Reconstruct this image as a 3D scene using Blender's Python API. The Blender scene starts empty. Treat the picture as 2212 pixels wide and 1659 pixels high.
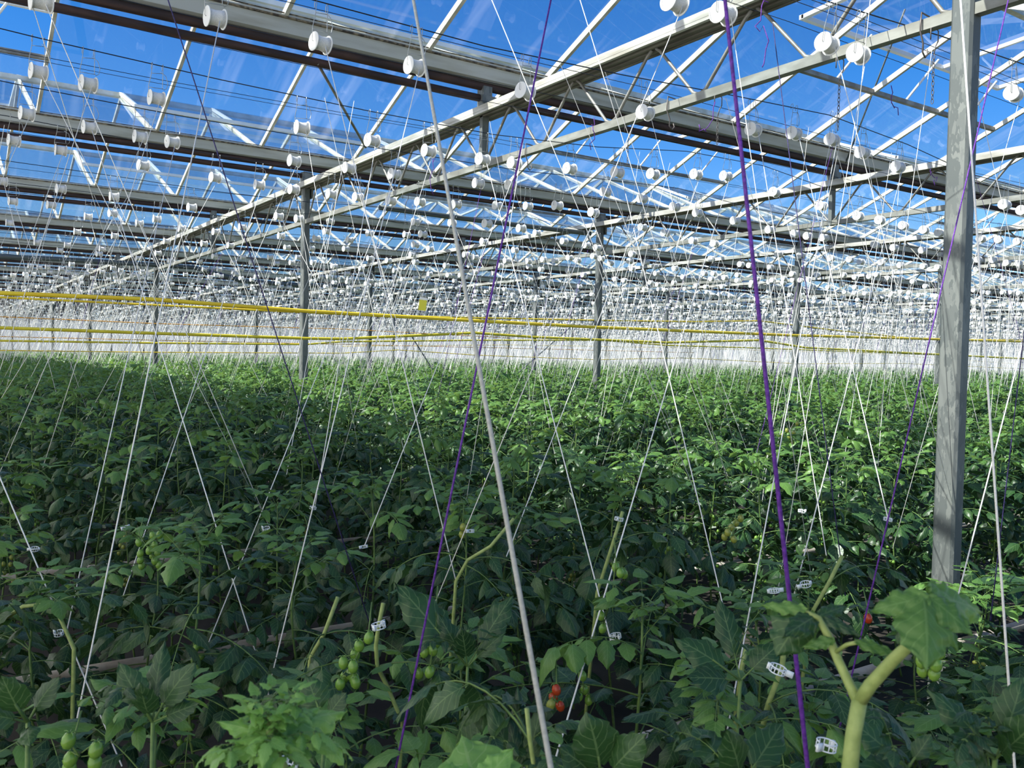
import bpy, math, random
import numpy as np
from mathutils import Vector, Matrix

# ------------------------------------------------------------------ camera, world, light
W_PX, H_PX = 2212, 1659
FPX, YAW, PITCH, ROLL = 1898.7, 0.59333, -0.03103, 0.02113
scn = bpy.context.scene
COL = scn.collection
Fv = np.array([math.sin(YAW)*math.cos(PITCH), math.cos(YAW)*math.cos(PITCH), math.sin(PITCH)])
R0 = np.array([math.cos(YAW), -math.sin(YAW), 0.0]); U0 = np.cross(R0, Fv)
Rv = math.cos(ROLL)*R0 + math.sin(ROLL)*U0
Uv = -math.sin(ROLL)*R0 + math.cos(ROLL)*U0
cd = bpy.data.cameras.new('camera'); cam = bpy.data.objects.new('camera', cd); COL.objects.link(cam)
cam.matrix_world = Matrix(((Rv[0], Uv[0], -Fv[0], 0), (Rv[1], Uv[1], -Fv[1], 0), (Rv[2], Uv[2], -Fv[2], 0), (0, 0, 0, 1)))
cd.sensor_width = 36.0; cd.lens = 36.0*FPX/W_PX; cd.clip_start = 0.05; cd.clip_end = 500
scn.camera = cam
cd.dof.use_dof = True; cd.dof.focus_distance = 6.0; cd.dof.aperture_fstop = 16
scn.view_settings.view_transform = 'Standard'; scn.view_settings.look = 'None'
scn.view_settings.gamma = 1.0; scn.view_settings.use_curve_mapping = False
scn.view_settings.exposure = 0.85
scn.cycles.transparent_max_bounces = 24
scn.cycles.max_bounces = 7
scn.cycles.use_denoising = True
scn.cycles.sample_clamp_indirect = 6.0

wd = bpy.data.worlds.new('sky'); scn.world = wd; wd.use_nodes = True
nt = wd.node_tree; nt.nodes.clear()
sky = nt.nodes.new('ShaderNodeTexSky'); sky.sky_type = 'NISHITA'; sky.sun_disc = False
sky.sun_elevation = math.radians(49); sky.sun_rotation = math.radians(-80); sky.altitude = 100
sky.air_density = 1.0; sky.dust_density = 0.3; sky.ozone_density = 3.5
hs = nt.nodes.new('ShaderNodeHueSaturation'); hs.inputs['Saturation'].default_value = 1.42; hs.inputs['Hue'].default_value = 0.511
bg = nt.nodes.new('ShaderNodeBackground'); bg.inputs['Strength'].default_value = 0.102
wo = nt.nodes.new('ShaderNodeOutputWorld')
nt.links.new(sky.outputs[0], hs.inputs['Color']); nt.links.new(hs.outputs[0], bg.inputs[0]); nt.links.new(bg.outputs[0], wo.inputs[0])

sl = bpy.data.lights.new('sun', 'SUN'); sun = bpy.data.objects.new('sun', sl); COL.objects.link(sun)
sl.energy = 5.8; sl.angle = math.radians(0.55); sl.color = (1.0, 0.955, 0.88)
sun.rotation_euler = Vector((-0.62, 0.2, 0.76)).normalized().to_track_quat('Z', 'Y').to_euler()

# ------------------------------------------------------------------ pixel helpers
def ray(x, y): return Fv + Rv*(x-W_PX/2)/FPX + Uv*(H_PX/2-y)/FPX
def atY(x, y, Y): d = ray(x, y); return d*Y/d[1]
def atD(x, y, D): return ray(x, y)*D
def proj(P):
    P = np.asarray(P, float); d = P@Fv
    return W_PX/2+FPX*(P@Rv)/d, H_PX/2-FPX*(P@Uv)/d, d
def seen(P, m=120):
    x, y, d = proj(P)
    return d > 0.3 and -m < x < W_PX+m
GZ = -1.75                    # ground
X0, DX, Y0, DY = 3.82, 4.54, 2.15, 8.0
ZTOP, ZBOT = 1.975, 1.553     # girder chords
ZLIP, ZRIDGE = 2.35, 3.2
XMAX, YMAX = 88.0, 82.15
rnd = random.Random(7)
ORD = ['zeroth', 'first', 'second', 'third', 'fourth', 'fifth', 'sixth', 'seventh', 'eighth', 'ninth', 'tenth', 'eleventh', 'twelfth', 'thirteenth',
       'fourteenth', 'fifteenth', 'sixteenth', 'seventeenth', 'eighteenth', 'nineteenth', 'twentieth', 'twenty-first', 'twenty-second', 'twenty-third',
       'twenty-fourth', 'twenty-fifth', 'twenty-sixth', 'twenty-seventh', 'twenty-eighth', 'twenty-ninth', 'thirtieth']
def ordn(n): return ORD[n] if n < len(ORD) else '%dth' % n

# ------------------------------------------------------------------ materials
def mat(name, col, rough=0.5, metal=0.0, noise=None, ncol=None, nscale=5, bump=0, stretch=None, nlo=0.4, nhi=0.65, spec=0.5):
    m = bpy.data.materials.new(name); m.use_nodes = True; t = m.node_tree; b = t.nodes['Principled BSDF']
    b.inputs['Base Color'].default_value = (*col, 1); b.inputs['Roughness'].default_value = rough; b.inputs['Metallic'].default_value = metal
    b.inputs['Specular IOR Level'].default_value = spec
    if noise:
        tc = t.nodes.new('ShaderNodeTexCoord'); mp = t.nodes.new('ShaderNodeMapping')
        if stretch: mp.inputs['Scale'].default_value = stretch
        t.links.new(tc.outputs['Object'], mp.inputs[0])
        if noise == 'voronoi':
            n = t.nodes.new('ShaderNodeTexVoronoi'); n.inputs['Scale'].default_value = nscale; n.inputs['Randomness'].default_value = 1
            out = n.outputs['Color']
            nz = t.nodes.new('ShaderNodeTexNoise'); nz.inputs['Scale'].default_value = nscale*1.7; nz.inputs['Detail'].default_value = 4
            mx = t.nodes.new('ShaderNodeMix'); mx.data_type = 'VECTOR'; mx.inputs[0].default_value = 0.12
            t.links.new(mp.outputs[0], nz.inputs['Vector']); t.links.new(mp.outputs[0], mx.inputs[4]); t.links.new(nz.outputs['Color'], mx.inputs[5]); t.links.new(mx.outputs[1], n.inputs['Vector'])
        else:
            n = t.nodes.new('ShaderNodeTexNoise'); n.inputs['Scale'].default_value = nscale; n.inputs['Detail'].default_value = 6; out = n.outputs['Fac']
            t.links.new(mp.outputs[0], n.inputs['Vector'])
        r = t.nodes.new('ShaderNodeValToRGB'); r.color_ramp.elements[0].position = nlo; r.color_ramp.elements[1].position = nhi
        r.color_ramp.elements[0].color = (*ncol, 1); r.color_ramp.elements[1].color = (*col, 1)
        t.links.new(out, r.inputs[0]); t.links.new(r.outputs[0], b.inputs['Base Color'])
        if bump:
            bp = t.nodes.new('ShaderNodeBump'); bp.inputs['Strength'].default_value = bump; bp.inputs['Distance'].default_value = 0.01
            t.links.new(out, bp.inputs['Height']); t.links.new(bp.outputs[0], b.inputs['Normal'])
    return m
def filmmat(name='white_film_wall', tc=(0.95, 0.96, 0.96), fac=0.75):
    m = bpy.data.materials.new(name); m.use_nodes = True; t = m.node_tree; b = t.nodes['Principled BSDF']; out = t.nodes['Material Output']
    b.inputs['Base Color'].default_value = (0.82, 0.84, 0.84, 1); b.inputs['Roughness'].default_value = 0.7
    tr = t.nodes.new('ShaderNodeBsdfTranslucent'); tr.inputs[0].default_value = (*tc, 1)
    ms = t.nodes.new('ShaderNodeMixShader'); ms.inputs[0].default_value = fac
    t.links.new(b.outputs[0], ms.inputs[1]); t.links.new(tr.outputs[0], ms.inputs[2]); t.links.new(ms.outputs[0], out.inputs[0]); return m
M = {}
M['galv'] = mat('galvanised_steel', (0.21, 0.225, 0.21), 0.55, 0.3, 'voronoi', (0.115, 0.13, 0.127), 22, nlo=0.35, nhi=0.9, stretch=(1, 1, 0.35))
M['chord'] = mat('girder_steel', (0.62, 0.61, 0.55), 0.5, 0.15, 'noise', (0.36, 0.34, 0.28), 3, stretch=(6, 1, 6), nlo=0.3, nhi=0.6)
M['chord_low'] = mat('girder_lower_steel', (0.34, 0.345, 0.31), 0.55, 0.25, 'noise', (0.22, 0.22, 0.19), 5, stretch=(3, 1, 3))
M['chord_under'] = mat('girder_darker_underside', (0.22, 0.21, 0.165), 0.7, 0, 'noise', (0.12, 0.11, 0.085), 3, stretch=(6, 1, 6))  # underside gets a darker brown than the chord sides
M['rod'] = mat('brace_steel', (0.34, 0.34, 0.31), 0.5, 0.3, 'noise', (0.2, 0.19, 0.17), 8)
M['alu'] = mat('gutter_aluminium', (0.55, 0.57, 0.555), 0.45, 0.25, 'noise', (0.38, 0.38, 0.34), 2.5, stretch=(0.6, 5, 5), nlo=0.3, nhi=0.55)
M['alubar'] = mat('glazing_aluminium', (0.74, 0.74, 0.69), 0.42, 0.15, 'noise', (0.52, 0.50, 0.40), 6)
M['white_alu'] = mat('white_vent_frame', (0.85, 0.86, 0.84), 0.35, 0.0)
M['dirt'] = mat('gutter_sealant_dirt', (0.30, 0.24, 0.15), 0.9, 0, 'noise', (0.05, 0.04, 0.03), 25, stretch=(1, 1, 1))
M['rust'] = mat('rusty_pipe', (0.085, 0.045, 0.035), 0.75, 0.1, 'noise', (0.035, 0.022, 0.022), 12, stretch=(0.3, 2, 2))
M['black'] = mat('black_wire', (0.025, 0.03, 0.04), 0.5, 0.3)
M['hook'] = mat('hook_wire', (0.42, 0.43, 0.42), 0.35, 0.8)
M['spool'] = filmmat('spool_plastic', (0.93, 0.93, 0.90), 0.25); M['spool'].node_tree.nodes['Principled BSDF'].inputs['Base Color'].default_value = (0.94, 0.94, 0.92, 1)
M['twine'] = mat('white_twine', (0.93, 0.90, 0.84), 0.8, 0, 'noise', (0.78, 0.76, 0.71), 250)
M['cord'] = mat('greyish_cord', (0.50, 0.50, 0.45), 0.85, 0, 'noise', (0.40, 0.40, 0.36), 200)
M['purple'] = mat('purple_twine', (0.17, 0.04, 0.38), 0.7, 0, 'noise', (0.08, 0.018, 0.20), 180)
M['navy'] = mat('dark_purple_twine', (0.05, 0.035, 0.16), 0.7, 0, 'noise', (0.015, 0.012, 0.05), 150)
M['yellow'] = mat('yellow_tube', (0.95, 0.70, 0.04), 0.4, 0, 'noise', (0.88, 0.60, 0.03), 6)
M['olive'] = mat('yellow_green_tube', (0.80, 0.66, 0.05), 0.4, 0, 'noise', (0.68, 0.56, 0.03), 6)
M['orange'] = mat('orange_tube', (0.85, 0.38, 0.03), 0.5)
M['card'] = None
M['paper'] = mat('card_paper', (0.85, 0.85, 0.8), 0.6)
M['hose'] = mat('dark_hose', (0.09, 0.11, 0.11), 0.5)
M['railpipe'] = mat('grow_pipe_paint', (0.42, 0.40, 0.36), 0.5, 0, 'noise', (0.28, 0.24, 0.2), 9)
M['chain'] = mat('chain_steel', (0.16, 0.14, 0.13), 0.5, 0.6)
M['clip'] = mat('clear_clip_plastic', (0.82, 0.86, 0.86), 0.25)
M['floor'] = mat('floor_soil_cover', (0.05, 0.042, 0.032), 0.9, 0, 'noise', (0.018, 0.015, 0.012), 3)
M['packhouse'] = mat('packhouse_panel', (0.35, 0.36, 0.35), 0.7, 0, 'noise', (0.3, 0.31, 0.3), 2)
M['stem'] = mat('tomato_stem', (0.15, 0.24, 0.055), 0.6, 0, 'noise', (0.08, 0.15, 0.035), 30)
M['stem_pale'] = mat('tomato_stem_pale', (0.33, 0.40, 0.12), 0.55, 0, 'noise', (0.24, 0.31, 0.085), 60, bump=0.2)
M['calyx'] = mat('tomato_calyx', (0.12, 0.24, 0.05), 0.6)
M['tom_green'] = mat('green_tomato_skin', (0.20, 0.34, 0.05), 0.18, 0, 'noise', (0.13, 0.27, 0.04), 60)
M['tom_yellow'] = mat('yellowing_tomato_skin', (0.26, 0.29, 0.05), 0.2)
M['tom_red'] = mat('red_tomato_skin', (0.45, 0.055, 0.015), 0.18)
M['flower'] = mat('tomato_flower_petal', (0.85, 0.72, 0.05), 0.6)

def leafmat(name, c1, c2, trans=0.25, scale=60, gloss=0.42, vein=(0.22, 0.33, 0.12)):
    m = bpy.data.materials.new(name); m.use_nodes = True; t = m.node_tree; b = t.nodes['Principled BSDF']; out = t.nodes['Material Output']
    g = t.nodes.new('ShaderNodeNewGeometry'); n = t.nodes.new('ShaderNodeTexNoise'); n.inputs['Scale'].default_value = scale; n.inputs['Detail'].default_value = 3
    tc = t.nodes.new('ShaderNodeTexCoord'); t.links.new(tc.outputs['Object'], n.inputs['Vector'])
    mx = t.nodes.new('ShaderNodeMix'); mx.data_type = 'RGBA'; mx.inputs[6].default_value = (*c1, 1); mx.inputs[7].default_value = (*c2, 1)
    ad = t.nodes.new('ShaderNodeMath'); ad.operation = 'MULTIPLY_ADD'; ad.inputs[1].default_value = 0.5
    t.links.new(n.outputs['Fac'], ad.inputs[0]); ml = t.nodes.new('ShaderNodeMath'); ml.operation = 'MULTIPLY'; ml.inputs[1].default_value = 0.55
    t.links.new(g.outputs['Random Per Island'], ml.inputs[0]); t.links.new(ml.outputs[0], ad.inputs[2]); t.links.new(ad.outputs[0], mx.inputs[0])
    uv = t.nodes.new('ShaderNodeUVMap'); sp = t.nodes.new('ShaderNodeSeparateXYZ'); t.links.new(uv.outputs[0], sp.inputs[0])
    # veins: midrib |v|, side veins on u + |v|
    av = t.nodes.new('ShaderNodeMath'); av.operation = 'ABSOLUTE'; t.links.new(sp.outputs[1], av.inputs[0])
    s = t.nodes.new('ShaderNodeMath'); s.operation = 'MULTIPLY_ADD'; s.inputs[1].default_value = -0.35; t.links.new(av.outputs[0], s.inputs[0]); t.links.new(sp.outputs[0], s.inputs[2])
    f = t.nodes.new('ShaderNodeMath'); f.operation = 'PINGPONG'; f.inputs[1].default_value = 0.085; t.links.new(s.outputs[0], f.inputs[0])
    f2 = t.nodes.new('ShaderNodeMath'); f2.operation = 'LESS_THAN'; f2.inputs[1].default_value = 0.008; t.links.new(f.outputs[0], f2.inputs[0])
    m2 = t.nodes.new('ShaderNodeMath'); m2.operation = 'LESS_THAN'; m2.inputs[1].default_value = 0.045; t.links.new(av.outputs[0], m2.inputs[0])
    mxx = t.nodes.new('ShaderNodeMath'); mxx.operation = 'MAXIMUM'; t.links.new(f2.outputs[0], mxx.inputs[0]); t.links.new(m2.outputs[0], mxx.inputs[1])
    vf = t.nodes.new('ShaderNodeMath'); vf.operation = 'MULTIPLY'; vf.inputs[1].default_value = 0.38; t.links.new(mxx.outputs[0], vf.inputs[0])
    mv = t.nodes.new('ShaderNodeMix'); mv.data_type = 'RGBA'; mv.inputs[7].default_value = (*vein, 1)
    t.links.new(vf.outputs[0], mv.inputs[0]); t.links.new(mx.outputs[2], mv.inputs[6])
    t.links.new(mv.outputs[2], b.inputs['Base Color']); b.inputs['Roughness'].default_value = gloss; b.inputs['Specular IOR Level'].default_value = 0.5
    bp = t.nodes.new('ShaderNodeBump'); bp.inputs['Strength'].default_value = 0.5; bp.inputs['Distance'].default_value = 0.004
    bh = t.nodes.new('ShaderNodeMath'); bh.operation = 'SUBTRACT'; t.links.new(n.outputs['Fac'], bh.inputs[0]); t.links.new(mxx.outputs[0], bh.inputs[1])
    t.links.new(bh.outputs[0], bp.inputs['Height']); t.links.new(bp.outputs[0], b.inputs['Normal'])
    tr = t.nodes.new('ShaderNodeBsdfTranslucent'); hsv = t.nodes.new('ShaderNodeHueSaturation'); hsv.inputs['Value'].default_value = 1.9; hsv.inputs['Hue'].default_value = 0.475
    t.links.new(mv.outputs[2], hsv.inputs['Color']); t.links.new(hsv.outputs[0], tr.inputs[0])
    ms = t.nodes.new('ShaderNodeMixShader'); ms.inputs[0].default_value = trans
    t.links.new(b.outputs[0], ms.inputs[1]); t.links.new(tr.outputs[0], ms.inputs[2]); t.links.new(ms.outputs[0], out.inputs[0])
    return m
M['leaf'] = leafmat('tomato_leaf', (0.009, 0.036, 0.012), (0.038, 0.105, 0.024), 0.2, gloss=0.4)
M['leaf_young'] = leafmat('young_tomato_leaf', (0.055, 0.15, 0.03), (0.16, 0.31, 0.06), 0.3, vein=(0.25, 0.40, 0.13))
M['leaf_lit'] = leafmat('lit_tomato_leaf', (0.10, 0.26, 0.05), (0.25, 0.46, 0.11), 0.35, vein=(0.36, 0.52, 0.2))  # bright young green, lightened further to paint in sunlight

def glassmat():
    m = bpy.data.materials.new('roof_glass'); m.use_nodes = True; t = m.node_tree; t.nodes.clear()
    out = t.nodes.new('ShaderNodeOutputMaterial'); tr = t.nodes.new('ShaderNodeBsdfTransparent'); tr.inputs[0].default_value = (0.86, 0.915, 0.93, 1)
    gl = t.nodes.new('ShaderNodeBsdfGlossy'); gl.inputs['Roughness'].default_value = 0.03
    lw = t.nodes.new('ShaderNodeLayerWeight'); lw.inputs[0].default_value = 0.5
    pw = t.nodes.new('ShaderNodeMath'); pw.operation = 'POWER'; pw.inputs[1].default_value = 4.5; t.links.new(lw.outputs['Facing'], pw.inputs[0])
    fr = t.nodes.new('ShaderNodeMath'); fr.operation = 'MULTIPLY_ADD'; fr.inputs[1].default_value = 0.7; fr.inputs[2].default_value = 0.04; t.links.new(pw.outputs[0], fr.inputs[0])
    a = t.nodes.new('ShaderNodeMixShader'); t.links.new(fr.outputs[0], a.inputs[0]); t.links.new(tr.outputs[0], a.inputs[1]); t.links.new(gl.outputs[0], a.inputs[2])
    du = t.nodes.new('ShaderNodeBsdfTranslucent'); du.inputs[0].default_value = (0.85, 0.88, 0.9, 1)
    tc = t.nodes.new('ShaderNodeTexCoord'); mp = t.nodes.new('ShaderNodeMapping'); mp.inputs['Scale'].default_value = (5, 0.5, 0.5)
    n = t.nodes.new('ShaderNodeTexNoise'); n.inputs['Scale'].default_value = 1.0; n.inputs['Detail'].default_value = 3
    r = t.nodes.new('ShaderNodeMapRange'); r.inputs[1].default_value = 0.55; r.inputs[2].default_value = 0.8; r.inputs[3].default_value = 0.010; r.inputs[4].default_value = 0.10
    t.links.new(tc.outputs['Object'], mp.inputs[0]); t.links.new(mp.outputs[0], n.inputs['Vector']); t.links.new(n.outputs['Fac'], r.inputs[0])
    b = t.nodes.new('ShaderNodeMixShader'); t.links.new(r.outputs[0], b.inputs[0]); t.links.new(a.outputs[0], b.inputs[1]); t.links.new(du.outputs[0], b.inputs[2])
    t.links.new(b.outputs[0], out.inputs[0]); return m
M['glass'] = glassmat()
M['film'] = filmmat()
M['shade_wall_film'] = filmmat('shade_wall_film', (0.95, 0.93, 0.87), 0.68)  # translucent so the added left wall passes soft light to the foreground

M['card'] = filmmat('yellow_card', (1.0, 0.95, 0.35), 0.5); M['card'].node_tree.nodes['Principled BSDF'].inputs['Base Color'].default_value = (0.98, 0.9, 0.12, 1)
# ------------------------------------------------------------------ mesh builder
class MB:
    def __init__(s): s.v = []; s.f = []; s.mi = []; s.uv = {}
    def add(s, v, f, mi=0):
        o = len(s.v); s.v.extend([tuple(p) for p in v]); s.f.extend([tuple(i+o for i in q) for q in f]); s.mi.extend([mi]*len(f)); return o
    def box(s, c, d, mi=0, R=None):
        x, y, z = d[0]/2, d[1]/2, d[2]/2
        P = np.array([(-x, -y, -z), (x, -y, -z), (x, y, -z), (-x, y, -z), (-x, -y, z), (x, -y, z), (x, y, z), (-x, y, z)])
        if R is not None: P = P@np.asarray(R).T
        s.add(P+np.array(c), [(0, 3, 2, 1), (4, 5, 6, 7), (0, 1, 5, 4), (1, 2, 6, 5), (2, 3, 7, 6), (3, 0, 4, 7)], mi)
    def tube(s, pts, r, n=6, mi=0, cap=True, closed=False):
        P = np.array(pts, float); k = len(P); rr = np.broadcast_to(np.asarray(r, float), (k,))
        T = np.zeros_like(P); T[1:-1] = P[2:]-P[:-2]; T[0] = P[1]-P[0]; T[-1] = P[-1]-P[-2]
        if closed: T[0] = T[-1] = P[1]-P[-2]
        T /= np.maximum(np.linalg.norm(T, axis=1, keepdims=True), 1e-9)
        up = np.array([0, 0, 1.0]) if abs(T[0][2]) < 0.9 else np.array([1.0, 0, 0])
        A = np.cross(T[0], up); A /= np.linalg.norm(A); V = []
        for i in range(k):
            A = A-T[i]*(A@T[i]); A /= max(np.linalg.norm(A), 1e-9); B = np.cross(T[i], A)
            for j in range(n):
                a = 2*math.pi*j/n; V.append(P[i]+rr[i]*(math.cos(a)*A+math.sin(a)*B))
        Fc = [(i*n+j, i*n+(j+1) % n, (i+1)*n+(j+1) % n, (i+1)*n+j) for i in range(k-1) for j in range(n)]
        if cap and not closed: Fc += [tuple(range(n-1, -1, -1)), tuple(range((k-1)*n, k*n))]
        s.add(V, Fc, mi)
    def lathe(s, prof, axis='x', n=20, c=(0, 0, 0), mi=0):
        V = []; k = len(prof)
        for a, r in prof:
            for j in range(n):
                t = 2*math.pi*j/n; p, q = r*math.cos(t), r*math.sin(t)
                V.append((c[0]+a, c[1]+p, c[2]+q) if axis == 'x' else (c[0]+p, c[1]+q, c[2]+a))
        Fc = [(i*n+j, i*n+(j+1) % n, (i+1)*n+(j+1) % n, (i+1)*n+j) for i in range(k-1) for j in range(n)]
        Fc += [tuple(range(n-1, -1, -1)), tuple(range((k-1)*n, k*n))]
        s.add(V, Fc, mi)
    def prism(s, poly, x0, x1, mi=0):     # polygon in YZ extruded along X
        n = len(poly); V = [(x0, y, z) for y, z in poly]+[(x1, y, z) for y, z in poly]
        s.add(V, [tuple(range(n)), tuple(range(2*n-1, n-1, -1))]+[(i, i+n, (i+1) % n+n, (i+1) % n) for i in range(n)], mi)
    def quad(s, a, b, c, d, mi=0): s.add([a, b, c, d], [(0, 1, 2, 3)], mi)
    def mesh(s, name, mats, smooth=False):
        m = bpy.data.meshes.new(name); m.from_pydata(s.v, [], s.f)
        for x in (mats if isinstance(mats, (list, tuple)) else [mats]): m.materials.append(x)
        if any(s.mi): m.polygons.foreach_set('material_index', s.mi)
        if smooth: m.polygons.foreach_set('use_smooth', [True]*len(s.f))
        m.update(); return m
def ob(name, me, parent=None, loc=None, label=None, cat=None, group=None, kind=None):
    o = bpy.data.objects.new(name, me); COL.objects.link(o)
    if parent is not None: o.parent = parent
    if loc is not None: o.location = loc
    return tag(o, label, cat, group, kind)
def tag(o, label=None, cat=None, group=None, kind=None):
    if label: o['label'] = label
    if cat: o['category'] = cat
    if group: o['group'] = group
    if kind: o['kind'] = kind
    return o
def empty(name, loc=(0, 0, 0), **k): return ob(name, None, None, loc, **k)
def dup(o, parent=None, **k):
    c = o.copy(); COL.objects.link(c)
    if parent is not None: c.parent = parent
    for ch in kids.get(o.name, []): dupc(ch, c)
    return tag(c, **k)
def dupc(o, parent):
    c = o.copy(); COL.objects.link(c); c.parent = parent
    for ch in kids.get(o.name, []): dupc(ch, c)
kids = {}
def part(name, me, parent, loc=None, label=None, kind=None):
    o = ob(name, me, parent, loc, label=label, kind=kind); kids.setdefault(parent.name, []).append(o); return o

# ------------------------------------------------------------------ setting
b = MB(); b.quad((-2.2, -6, GZ), (XMAX, -6, GZ), (XMAX, YMAX, GZ), (-2.2, YMAX, GZ)); ob('floor', b.mesh('floor', M['floor']), kind='structure')
b = MB(); b.box(((XMAX-2.2)/2, YMAX+0.1, (GZ+ZLIP)/2), (XMAX+2.2, 0.04, ZLIP-GZ)); ob('wall_back', b.mesh('wall_back', M['film']), kind='structure')
b = MB(); b.box((XMAX+0.05, (YMAX-6)/2, (GZ+ZLIP)/2), (0.04, YMAX+6, ZLIP-GZ)); ob('wall_right', b.mesh('wall_right', M['film']), kind='structure')
b = MB(); b.quad((-2.25, -7, GZ), (-2.25, YMAX+1, GZ), (-2.25, YMAX+1, 5.75), (-2.25, -7, 5.75)); ob('shade_wall', b.mesh('shade_wall', M['shade_wall_film']), kind='structure')  # unseen wall, built above the roof to shade and softly light the foreground

# roof: spans between gutters, bays between glazing bars
BAY = DX/4; BX = [X0+BAY/2+BAY*k for k in range(-6, 76)]
def vent_state(xm):   # module alternates between a leeward open vent and a windward closed one
    ph = (xm-2.12) % (2*DX)
    if ph < 3*BAY: return 'near'
    if DX <= ph < DX+3*BAY: return 'far'
    return None
vents_near = []
for j in range(-1, 20):
    y0 = Y0+4*j; y1 = y0+4; ym = y0+2; sl_ = (ZRIDGE-ZLIP)/2
    g = MB(); bars = MB(); vn = MB()
    for a, c in zip(BX[:-1], BX[1:]):
        if a > XMAX-1: break
        a2, c2 = a+0.012, c-0.012
        vs = vent_state((a+c)/2)
        g.quad((a2, y0+0.06, ZLIP), (c2, y0+0.06, ZLIP), (c2, ym, ZRIDGE), (a2, ym, ZRIDGE))
        if vs == 'far':
            yl = ym+1.15; g.quad((a2, yl, ZRIDGE-sl_*1.15), (c2, yl, ZRIDGE-sl_*1.15), (c2, y1-0.06, ZLIP), (a2, y1-0.06, ZLIP))
        else: g.quad((a2, ym, ZRIDGE), (c2, ym, ZRIDGE), (c2, y1-0.06, ZLIP), (a2, y1-0.06, ZLIP))
    ang = math.atan(sl_)
    ca, sa = math.cos(ang), math.sin(ang)
    Rn = np.array([(1, 0, 0), (0, ca, -sa), (0, sa, ca)]); Rf = np.array([(1, 0, 0), (0, ca, sa), (0, -sa, ca)])
    for x in BX:
        if x > XMAX: break
        bars.box((x, (y0+ym)/2, (ZLIP+ZRIDGE)/2-0.025), (0.03, 2/ca, 0.05), 0, Rn)
        bars.box((x, (y1+ym)/2, (ZLIP+ZRIDGE)/2-0.025), (0.03, 2/ca, 0.05), 0, Rf)
    bars.box(((XMAX-2.2)/2, ym, ZRIDGE+0.005), (XMAX+2.2, 0.06, 0.06))
    root = empty('ceiling', (0, 0, 0), kind='structure')
    part('glass_panes', g.mesh('glass_panes', M['glass']), root); part('glazing_bars', bars.mesh('glazing_bars', M['alubar']), root)
    # vents
    m = 0
    xs = [2.12+2*DX*k for k in range(-1, 10)]
    for xv in xs:
        for kind_, xa in (('near', xv), ('far', xv+DX)):
            xb = xa+3*BAY
            if xb > XMAX or xb < -1.5: continue
            if j > 3 and not seen((xa, ym, ZRIDGE)) and not seen((xb, ym, ZRIDGE)): continue
            fr = MB(); gl = MB()
            if kind_ == 'far':
                y_e, z_e = ym+1.12, ZRIDGE-0.09-0.03*rnd.random()
            else:
                y_e, z_e = ym-0.95, ZRIDGE-sl_*0.95+0.035
            th = 0.045
            d = np.array([0, y_e-ym, z_e-ZRIDGE]); L = np.linalg.norm(d); d /= L; nrm = np.array([0, -d[2], d[1]])*(1 if d[1] > 0 else -1)
            Rm = np.column_stack([(1, 0, 0), d, np.cross((1, 0, 0), d)])
            for k in range(4):
                x = xa+k*BAY
                c = np.array([x, ym, ZRIDGE+0.03])+d*L/2
                fr.box(c, (0.05 if k in (0, 3) else 0.032, L, 0.035), 0, Rm)
            fr.box(((xa+xb)/2, y_e, z_e+0.03), (xb-xa+0.05, 0.045, 0.04))
            gl.quad((xa, ym, ZRIDGE+0.05), (xb, ym, ZRIDGE+0.05), (xb, y_e, z_e+0.05), (xa, y_e, z_e+0.05))
            wi = empty('roof_vent', (0, 0, 0), kind='structure')
            part('vent_frame', fr.mesh('vent_frame', M['white_alu']), wi); part('vent_pane', gl.mesh('vent_pane', M['glass']), wi)
            if kind_ == 'far':
                tr = MB(); yl = ym+1.15; zl = ZRIDGE-sl_*1.15
                tr.box(((xa+xb)/2, yl, zl-0.03), (xb-xa, 0.045, 0.04))
                part('opening_rail', tr.mesh('opening_rail', M['rod']), wi)
                if j < 4:
                    pr_ = MB()
                    for k in range(3): pr_.tube([(xa+BAY*(k+0.5), yl, zl), (xa+BAY*(k+0.5)+0.25, y_e-0.15, z_e+0.01)], 0.013, 6)
                    part('push_rods', pr_.mesh('push_rods', M['white_alu']), wi)

# ------------------------------------------------------------------ gutters with their rusty rail pipes
prof = [(-0.085, 0), (-0.10, 0.0), (-0.10, -0.012), (-0.088, -0.02), (-0.062, -0.115), (-0.03, -0.125), (0.03, -0.125), (0.062, -0.115), (0.088, -0.02), (0.10, -0.012), (0.10, 0), (0.085, 0), (0.05, -0.1), (-0.05, -0.1)]
for j in range(0, 21):
    y = Y0+4*j
    t = empty('gutter', (0, y, 0), label='grey aluminium roof gutter with two rusty pipes, %s gutter line from the camera' % ordn(j) if j else 'grey aluminium roof gutter with rusty pipes passing over the tall near post', cat='gutter', group='roof gutters')
    c = MB(); c.prism([(a, ZLIP+z) for a, z in prof], -2.2, XMAX); part('channel', c.mesh('channel', M['alu']), t)
    c = MB()
    for s in (-1, 1): c.box(((XMAX-2.2)/2, s*0.094, ZLIP-0.018), (XMAX+2.2, 0.02, 0.012)); c.box(((XMAX-2.2)/2, s*0.104, ZLIP+0.006), (XMAX+2.2, 0.012, 0.006))
    part('seal_strip', c.mesh('seal_strip', M['dirt']), t)
    for zc, yy, r in ((2.195, 0.0, 0.033), (2.105, 0.02, 0.03)):
        c = MB(); n = int((XMAX+2)/1.135)
        c.tube([(-2.2+k*(XMAX+2.2)/n, yy, zc-0.006*math.sin(math.pi*((k*1.135/DX) % 1))) for k in range(n+1)], r, 10 if j < 5 else 6)
        part('rail_pipe', c.mesh('rail_pipe', M['rust'], True), t)

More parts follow.
